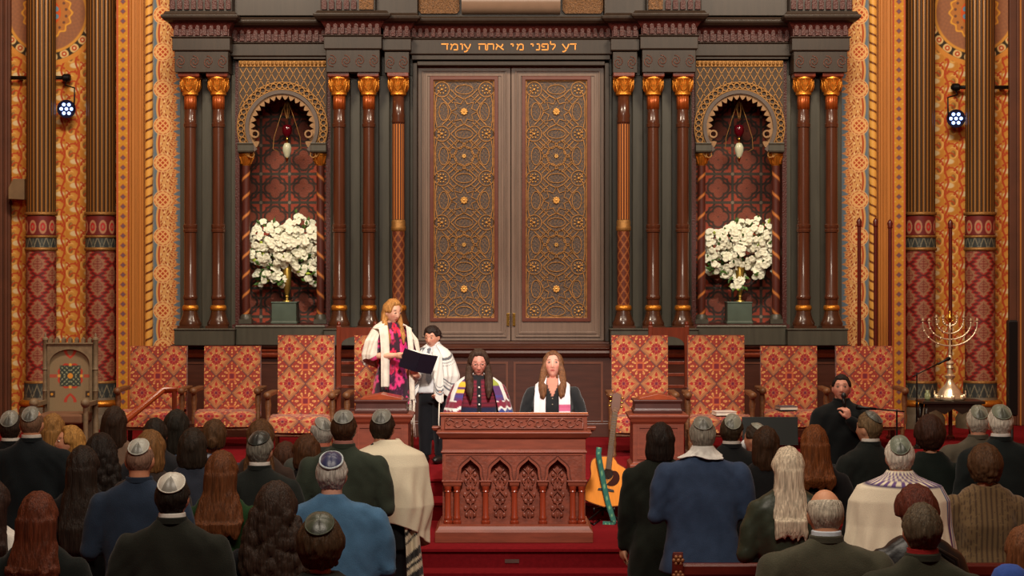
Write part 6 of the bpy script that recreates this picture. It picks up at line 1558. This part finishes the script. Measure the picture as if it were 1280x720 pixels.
# hanging striped corner with fringe
def sheet(name, parent, fpos, nu, nv, m, paint=None, thick=.006):
    o = grid_mesh(name, np.linspace(0,1,nu), np.linspace(0,1,nv), fpos, paint, m, parent); s = o.modifiers.new('thick','SOLIDIFY'); s.thickness = thick; s.offset = 0; return o
def corner(U, V): return -.155-.085*U-.03*V-.03*V*U, .14+.02*np.sin(U*9+V*3)-.03*U, zs-.40-.52*V-.05*U*V
def corner_p(U, V):
    p = Pt(U.shape, (226,214,186)); v = V+.18*U
    for a, b in ((.22,.03),(.34,.015),(.55,.05),(.66,.02),(.80,.05)): p.over((np.abs(v-a) < b)*1., (34,34,34))
    return p.c
sheet('shawl_corner', rt, corner, 20, 60, A_FAB, corner_p)
fringe(rt, 'shawl_fringe', [corner(np.array(u/9.), np.array(1.)) for u in range(10)], cloth((226,214,186)), L=.09, r=.004)
# white face mask, glasses, bag, ball
r = find('person with dark hair, pale skullcap'); hm = place_head(HZ-(529-HY)*14.45/F-.011, 1.0)
g = G(); g.ell((0,-.088,-.045), (.048,.030,.042), 14, 10); o = g.build('face_mask', cloth((222,226,230), .8, 'paper'), r, smooth=True); o.matrix_local = hm
t = thing('shoulder_bag', 'dark leather shoulder bag hanging beside the woman with short auburn hair', 'bag', (PX(1172,9.45), 9.47, .90))
g = G(); loft(g, [(0,.15,.07),(.05,.17,.08),(.2,.16,.07),(.28,.13,.045)]); mobj(bake(g, 'bag_body', .012, 3, fold=.004), 'bag_body', cloth((52,46,36), .4, 'leather'), t)
G().tube([(-.12,0,.26),(-.10,.0,.36),(.0,.0,.42),(.10,0,.36),(.12,0,.26)], .010, 8).build('strap', cloth((30,24,20), .4, 'leather'), t, smooth=True)
t = thing('blue_cap', 'bright blue rounded cap at the bottom right corner', 'cap', (PX(1262,8.2), 8.2, HZ-(722-HY)*8.2/F)); G().lathe([(.082,-.02),(.08,.0),(.065,.035),(.035,.055),(.003,.060)], seg=24).build('crown', cloth((56,84,160)), t, smooth=True)
# ------------------------------------------------------------------ people on the stage
# woman in floral dress with white shawl
def floral(co):
    x, y, z = co.T; p = Pt((len(co),), (52,20,40))
    rr = random.Random(11)
    a = np.arctan2(x, -y)
    for i in range(150):
        ca, cz = rr.uniform(-pi, pi), rr.uniform(.3, 1.4); r = rr.uniform(.035, .075); c = rr.choice([(214,28,110),(226,30,80),(206,24,52),(176,36,150),(236,60,130),(60,16,50),(150,20,60)])
        d = np.hypot(((a-ca+pi) % (2*pi)-pi)*.17, z-cz); n = np.arctan2(z-cz, (a-ca)*.17); w = r*(1+.18*np.cos(n*5+i)); p.over(1-sst(w*.85, w, d), c)
        p.over((1-sst(w*.22, w*.3, d))*.8, (70,14,50))
        p.over((1-sst(.0,.004,np.abs(d-w*.6)))*.35, (250,120,170))
    return p.c
W, wi = person('person', 'woman with long blond hair in magenta floral dress and white shawl reading on the stage', 489, 372, 18.78, FZ, yaw=30, skin=(226,170,142),
    hair=('long',(178,124,66),{'r':(.086,.105),'locks':[([(.068,-.005,.035),(.082,-.005,-.06),(.086,-.045,-.16),(.082,-.10,-.25),(.078,-.125,-.32)],[.018,.026,.028,.024,.010]),([(-.068,-.005,.035),(-.082,-.005,-.06),(-.086,-.045,-.16),(-.082,-.10,-.25),(-.078,-.125,-.32)],[.018,.026,.028,.024,.010])]}),
    outfit='dress', col=floral, female=True, face='down', vox=.0062, cvox=.011, tilt=14, turn=12, length=1.33, extra={'short_sleeves':1}, fold=.004,
    arms={-1: [(-.235,-.06,1.09),(-.075,-.24,1.10)], 1: [(.215,-.02,1.08),(.06,-.21,1.03)]},
    hands={-1: ((.45,-.85,.0),(.3,.2,.8),.55,-1), 1: ((.1,-.9,.1),(0,.3,.9),.5,1)})
zs = wi['zs']; MWS = cloth((232,222,206), .8, 'silk')
hemW = lambda U: np.where(np.abs((U+180) % 360-180) < 75, zs-.62, np.where(np.abs((U+180) % 360-180) < 110, zs-.40, zs-.52))
drape('shawl', W, [(zs+.095,.080,.070,.025),(zs+.07,.115,.10,.02),(zs+.045,.165,.115,.015),(zs+.005,.205,.130,.01),(zs-.10,.275,.18,.0),(zs-.24,.305,.20,.0),(zs-.34,.29,.19,0),(zs-.5,.24,.16,0)], 48, 312, lambda U: zs-.30-.08*np.cos(np.radians(U-180))*1.0+.015*np.sin(np.radians(U*7)), MWS, folds=(.010,9), seed=4)
def front_panel(s, x0, x1, L, lean=0):
    def f(U, V):
        x = s*(x0+(x1-x0)*U)+s*lean*V; t = V
        y = np.where(t < .12, .02-(t/.12)*.15, -.13-.045*np.sin(np.clip((t-.12)/.4,0,1)*pi*.5)*1.0)-.008*np.sin(U*9+s)*t
        z = np.where(t < .12, zs+.045-.03*U, zs+.045-.03*U*(1-sst(.12,.3,t))-(t-.12)/.88*L); return x, y, z
    return f
fp = front_panel(-1, .105, .20, .60); sheet('shawl_front', W, fp, 16, 60, MWS, thick=.008)
fringe(W, 'shawl_fringe', [fp(np.array(u/11.), np.array(1.)) for u in range(12)], mat('dark_fringe', (40,34,34), .8), L=.055, r=.0032)
fp2 = front_panel(1, .095, .155, .74, .02); sheet('shawl_front', W, fp2, 14, 60, MWS, thick=.008)
fringe(W, 'shawl_fringe', [fp2(np.array(u/3.), np.array(1.)) for u in range(4)], MWS, L=.40, r=.0035)

# boy in white prayer shawl
def shirtpaint(co):
    x, y, z = co.T; p = Pt((len(co),), (216,214,214)); return p.c
B, bi = person('person', 'boy with dark curly hair, grey tie and white striped prayer shawl on stage', 541, 403, 18.97, FZ, yaw=-18, skin=(214,152,126),
    hair=('curly',(40,28,24),{'s':1.0,'top':1}), outfit='shirt', col=(212,212,214), low=(24,24,28), face='down', vox=.006, cvox=.011, tilt=11, turn=-4, hs=.93, w=.84, arms={-1: [(-.19,-.06,.92),(-.05,-.29,.885)], 1: [(.20,.03,.86),(.15,-.08,.72)]},
    hands={-1: ((.0,-.85,.3),(.2,.2,.9),.6,1), 1: ((-.3,-.6,-.4),(-.4,.2,.8),.5,-1)}, collar=(226,226,228))
zb = bi['zs']
g = G(); g.prism([(-.014,zb+.055),(.014,zb+.055),(.012,zb+.035),(.028,zb-.26),(0,zb-.30),(-.028,zb-.26),(-.012,zb+.035)][::-1], -.128, -.120, Matrix.Translation((0,.0,0))); g.ell((0,-.095,zb+.050),(.016,.018,.015)); 
g.build('tie', mat('grey_patterned_tie', (120,124,134), .5, var=.35, vs=80), B)
def btp(U, V, P):
    p = Pt(U.shape, (226,224,218)); u = np.abs((U+180) % 360-180); z = P[2]
    d = zb+.02-.55*np.abs(P[0])*0-z
    for a, b, c in ((.02,.028,(84,86,92)),(.058,.010,(130,132,138)),(.085,.006,(90,90,98))): p.over((np.abs(d-a-.05*np.sin(np.radians(U*2))) < b*.5)*1., c)
    for a, b in ((.36,.016),(.40,.008),(.44,.020)): p.over((np.abs(V*1.0-.0-a*1.9) < b)*.85, (84,88,98))
    return p.c
drape('prayer_shawl', B, [(zb+.10,.070,.066,.022),(zb+.075,.10,.085,.02),(zb+.045,.15,.105,.015),(zb+.005,.195,.125,.01),(zb-.10,.245,.165,.0),(zb-.22,.27,.20,0),(zb-.34,.25,.19,0),(zb-.5,.22,.17,0)], 38, 322, lambda U: zb-.44+.09*np.sin(np.radians(U*2.0+40))+.03*np.sin(np.radians(U*5)), A_FAB, btp, folds=(.017,9), seed=7, thick=.009)
for s, L in ((-1,.42),(1,.46)):
    def f(U, V, s=s, L=L):
        x = s*(.055+.10*U+.03*V); y = -.145-.04*np.sin(V*1.6)-.014*np.sin(U*8+V*6); z = zb+.06-.06*U-(L+.0*U)*V-.05*np.sin(U*3); return x, y, z
    def fpaint(U, V):
        p = Pt(U.shape, (228,226,220)); p.over((np.abs(V-.74) < .03)*1., (96,98,108)); p.over((np.abs(V-.81) < .015)*1., (120,120,130)); p.over((np.abs(V-.66) < .012)*1., (110,112,120)); return p.c
    sheet('shawl_front', B, f, 18, 56, A_FAB, fpaint, .009)
    fringe(B, 'shawl_tassel', [f(np.array(.5), np.array(1.))], MWS, L=.38, r=.006)

# the open book they share
bx, by = PX(522.5, 18.5), 18.5
t = thing('open_prayer_book', 'large dark blue open book held between the blond woman and the boy', 'book', (bx, by, PZ(453, 18.5)), radians(10))
R = Matrix.Rotation(radians(14), 4, 'Y') @ Matrix.Rotation(radians(38), 4, 'X')
g = G()
for s in (-1, 1): g.box(min(0,s*.17), max(0,s*.17), -.006, .0, -.12, .12, R @ Matrix.Rotation(radians(s*7), 4, 'Z'))
g.build('cover', mat('navy_cover', (26,30,46), .5), t, bevel=.002)
g = G()
for s in (-1, 1):
    M2 = R @ Matrix.Rotation(radians(s*7), 4, 'Z')
    ys = [.001+.026*sin(pi*min(1, q/8+.15)) for q in range(9)]; xs = [s*.16*q/8 for q in range(9)]
    v = []; 
    for zz in (-.112, .112): v += [(x, .001, zz) for x in xs]+[(x, y, zz) for x, y in zip(xs, ys)]
    f = []
    for q in range(8): f += [(q, q+1, 19+q, 18+q), (9+q, 27+q, 28+q, 10+q), (q, 9+q, 10+q, q+1), (18+q, 19+q, 28+q, 27+q)]
    f.append((8, 17, 35, 26)); f.append((0, 18, 27, 9)); g.add(v, f, M2)
g.build('pages', mat('page_white', (236,232,222), .8), t)

# two leaders behind the pulpit
LY = 16.78
def cardigan(co):
    x, y, z = co.T; p = Pt((len(co),), (118,22,44)); n = np.sin(z*190)
    p.over(sst(.2,.9,n)*.8, (64,12,30)); p.over((z < 1.06)*1., (30,32,66)); p.over((np.abs(x) < .018)*(y < 0)*1., (18,16,22))
    p.over((z > L1i_zs+.03)*1., (20,18,24)); return p.c
L1i_zs = HZ-(433-HY)*LY/F-PZL-.32
A1, a1 = person('person', 'woman with glasses, long dark hair and colourful prayer shawl at the pulpit', 598, 434, LY, PZL, yaw=4, skin=(216,146,128),
    hair=('long',(62,44,34),{'r':(.088,.11),'locks':[([(.068,-.005,.035),(.082,-.025,-.05),(.087,-.085,-.12),(.085,-.138,-.19),(.083,-.162,-.25),(.078,-.17,-.31)],[.020,.032,.038,.038,.030,.010]),([(-.068,-.005,.035),(-.082,-.025,-.05),(-.087,-.085,-.12),(-.085,-.138,-.19),(-.083,-.162,-.26),(-.078,-.17,-.33)],[.020,.032,.038,.038,.030,.010])]}),
    outfit='blouse', col=cardigan, female=True, face='down', vox=.0062, cvox=.010, tilt=12, w=1.05, fat=1.05, length=1.15, arms={-1: [(-.26,-.0,.98),(-.14,-.20,.93)], 1: [(.26,-.0,.98),(.14,-.20,.93)]})
z1 = a1['zs']; HMa = a1['HM']
for i in range(5):
    zz = z1-.03-.075*i; yy = -.128-.004*i if i else -.118
    o = G().ell((0, yy, zz), (.009,.006,.009), 10, 8).build('button', mat('pearl_button', (230,226,220), .2), A1, smooth=True)
g = G()
for q in (-1, 1): g.tube([(q*.033+.024*cos(a), -.099+.012*abs(cos(a)+q*.0)*.4, .008+.019*sin(a)) for a in [j*2*pi/20 for j in range(20)]], .0016, 6, closed=True); g.tube([(q*.057,-.095,.012),(q*.076,-.05,.014),(q*.080,.01,.010)], .0015, 5)
g.tube([(-.009,-.1,.012),(0,-.104,.014),(.009,-.1,.012)], .0015, 5)
o = g.build('glasses', mat('glasses_frame', (70,52,46), .3, metal=.5), A1, smooth=True); o.matrix_local = HMa
def tal(U, V, P):
    x, y, z = P; p = Pt(U.shape, (232,228,222)); d = z1-z; ax_ = np.abs(x); u = np.abs((U+180) % 360-180); fr = (u < 58)
    w = .012*np.sin(x*70+y*40)
    p.over(fr*(d > -.07)*(d < .15)*1., (88,48,104)); p.over(fr*(d > -.02)*(d < .03)*(x < 0), (236,182,50)); p.over(fr*(d > .045)*(d < .078)*(x < 0), (240,190,60)); p.over(fr*(d > -.05)*(d < .02)*(x > 0), (150,160,60)); p.over(fr*(d > .10)*(d < .12), (70,60,130))
    p.over((d+w > .150)*(d+w < .205)*1., (126,24,52)); p.over((d+w > .232)*(d+w < .30)*(x < .0), (124,24,54)); p.over((d+w > .225)*(d+w < .28)*(x > 0), (48,62,132)); p.over((d+w > .30)*(d+w < .33)*1., (60,70,140))
    return p.c
drape('prayer_shawl', A1, [(z1+.095,.080,.075,.025),(z1+.07,.105,.115,.02),(z1+.045,.15,.135,.015),(z1+.005,.205,.148,.0),(z1-.10,.255,.165,.0),(z1-.22,.295,.19,0),(z1-.34,.315,.22,0),(z1-.45,.32,.24,0),(z1-.6,.29,.22,0)], 34, 326, lambda U: z1-.56+0*U, A_FAB, tal, folds=(.010,8), seed=3, thick=.009)
def blacktop(co):
    x, y, z = co.T; p = Pt((len(co),), (20,21,24)); zz = z2a
    v = (y < 0)*(np.abs(x) < (z-(zz-.10))*.42)*1.0; p.over(v, (206,140,118)); p.over((np.abs(x) < .003)*(y < 0)*(z < zz-.08), (196,176,150)); return p.c
z2a = HZ-(437-HY)*LY/F-PZL-.32
A2, a2 = person('person', 'woman with head raised, black cardigan and white stole with pink stripes at the pulpit', 691, 438, LY, PZL, yaw=-3, skin=(224,160,140),
    hair=('long',(112,74,48),{'r':(.084,.105),'locks':[([(.068,-.005,.035),(.082,-.025,-.05),(.087,-.085,-.12),(.085,-.138,-.19),(.083,-.162,-.25),(.078,-.17,-.27)],[.020,.032,.038,.038,.030,.010]),([(-.068,-.005,.035),(-.082,-.025,-.05),(-.087,-.085,-.12),(-.085,-.138,-.19),(-.083,-.162,-.26),(-.078,-.17,-.28)],[.020,.032,.038,.038,.030,.010])]}),
    outfit='blouse', col=blacktop, female=True, face=True, vox=.0062, cvox=.010, tilt=-14, w=1.04, fat=1.05, length=1.18, arms={-1: [(-.26,.0,.97),(-.20,-.18,.90)], 1: [(.26,.0,.97),(.20,-.18,.90)]})
z2 = a2['zs']
def stole(s):
    def f(U, V):
        t = V; x0 = .048+.100*U+.02*V*0; x = s*(x0+.012*np.sin(t*3)); 
        y = np.where(t < .16, .07-(t/.16)*.19, -.12-.04*np.sin(np.clip((t-.16)/.5,0,1)*pi/2))-.006*np.sin(U*7)
        z = np.where(t < .16, z2+.075+.035*np.sin(t/.16*pi)-(U*.085)-.02*t/.16, z2+.055-U*.085*(1-sst(.16,.42,t))-(t-.16)/.84*.58); return x, y-.006, z
    def pt(U, V):
        p = Pt(U.shape, (236,228,232))
        if s > 0:
            for a, b, c in ((.475,.018,(196,90,128)),(.520,.018,(206,104,140)),(.565,.010,(190,84,120)),(.44,.005,(214,150,170))): p.over((np.abs(V-a) < b)*1., c)
        return p.c
    return f, pt
for s in (-1, 1):
    f, pt = stole(s); sheet('stole', A2, f, 14, 70, A_FAB, pt, .008)

# seated man with microphone
MS_, ms = person('person', 'seated dark haired man in black suit holding a microphone to his mouth on the right', 1052, 468, 16.55, PZL, yaw=-6, skin=(222,158,136), hair=('short',(34,26,24)),
    col=(18,22,24), low=(18,18,20), face=True, vox=.0062, seat=True, w=1.05, turn=-4, tilt=-6, arms={-1: [(-.25,-.05,.72),(-.22,-.30,.62)], 1: [(.22,-.14,.82),(.045,-.235,.985)]},
    hands={-1: ((.1,-.9,-.2),(0,0,-1),.3,-1), 1: ((-.25,-.05,.9),(-.7,.5,.1),1.1,1)})
hz = ms['h']
t = thing('handheld_microphone', 'small black microphone held at the mouth of the seated man', 'microphone', (0,0,0)); t.matrix_world = Matrix.Identity(4)
q = Matrix.Rotation(radians(-6), 3, 'Z') @ Vector((.005,-.215,1.12)); t.location = (MS_.location.x+q.x, MS_.location.y+q.y, MS_.location.z+1.115)
G().tube([(.01,-.0,-.13),(.003,-.0,.0),(0,.005,.05)], [.010,.013,.014], 10).build('handle', M_BLACK, t, smooth=True); G().ell((0,.008,.072), (.024,.024,.028), 12, 10).build('grille', mat('mic_grille', (60,60,62), .4, metal=.6), t, smooth=True)
st = thing('stool', 'black stool under the seated man with microphone', 'stool', (MS_.location.x, MS_.location.y+.03, PZL))
G().lathe([(.19,.36),(.20,.37),(.20,.405),(.18,.415)], seg=24).build('seat', M_BLACK, st, smooth='auto')
for i in range(4): a = i*pi/2+pi/4; G().tube([(.15*cos(a),.15*sin(a),.37),(.20*cos(a),.20*sin(a),.0)], .014, 8).build('leg', M_BLACK, st, smooth=True)
# drop the baking scene
bpy.data.scenes.remove(TS)
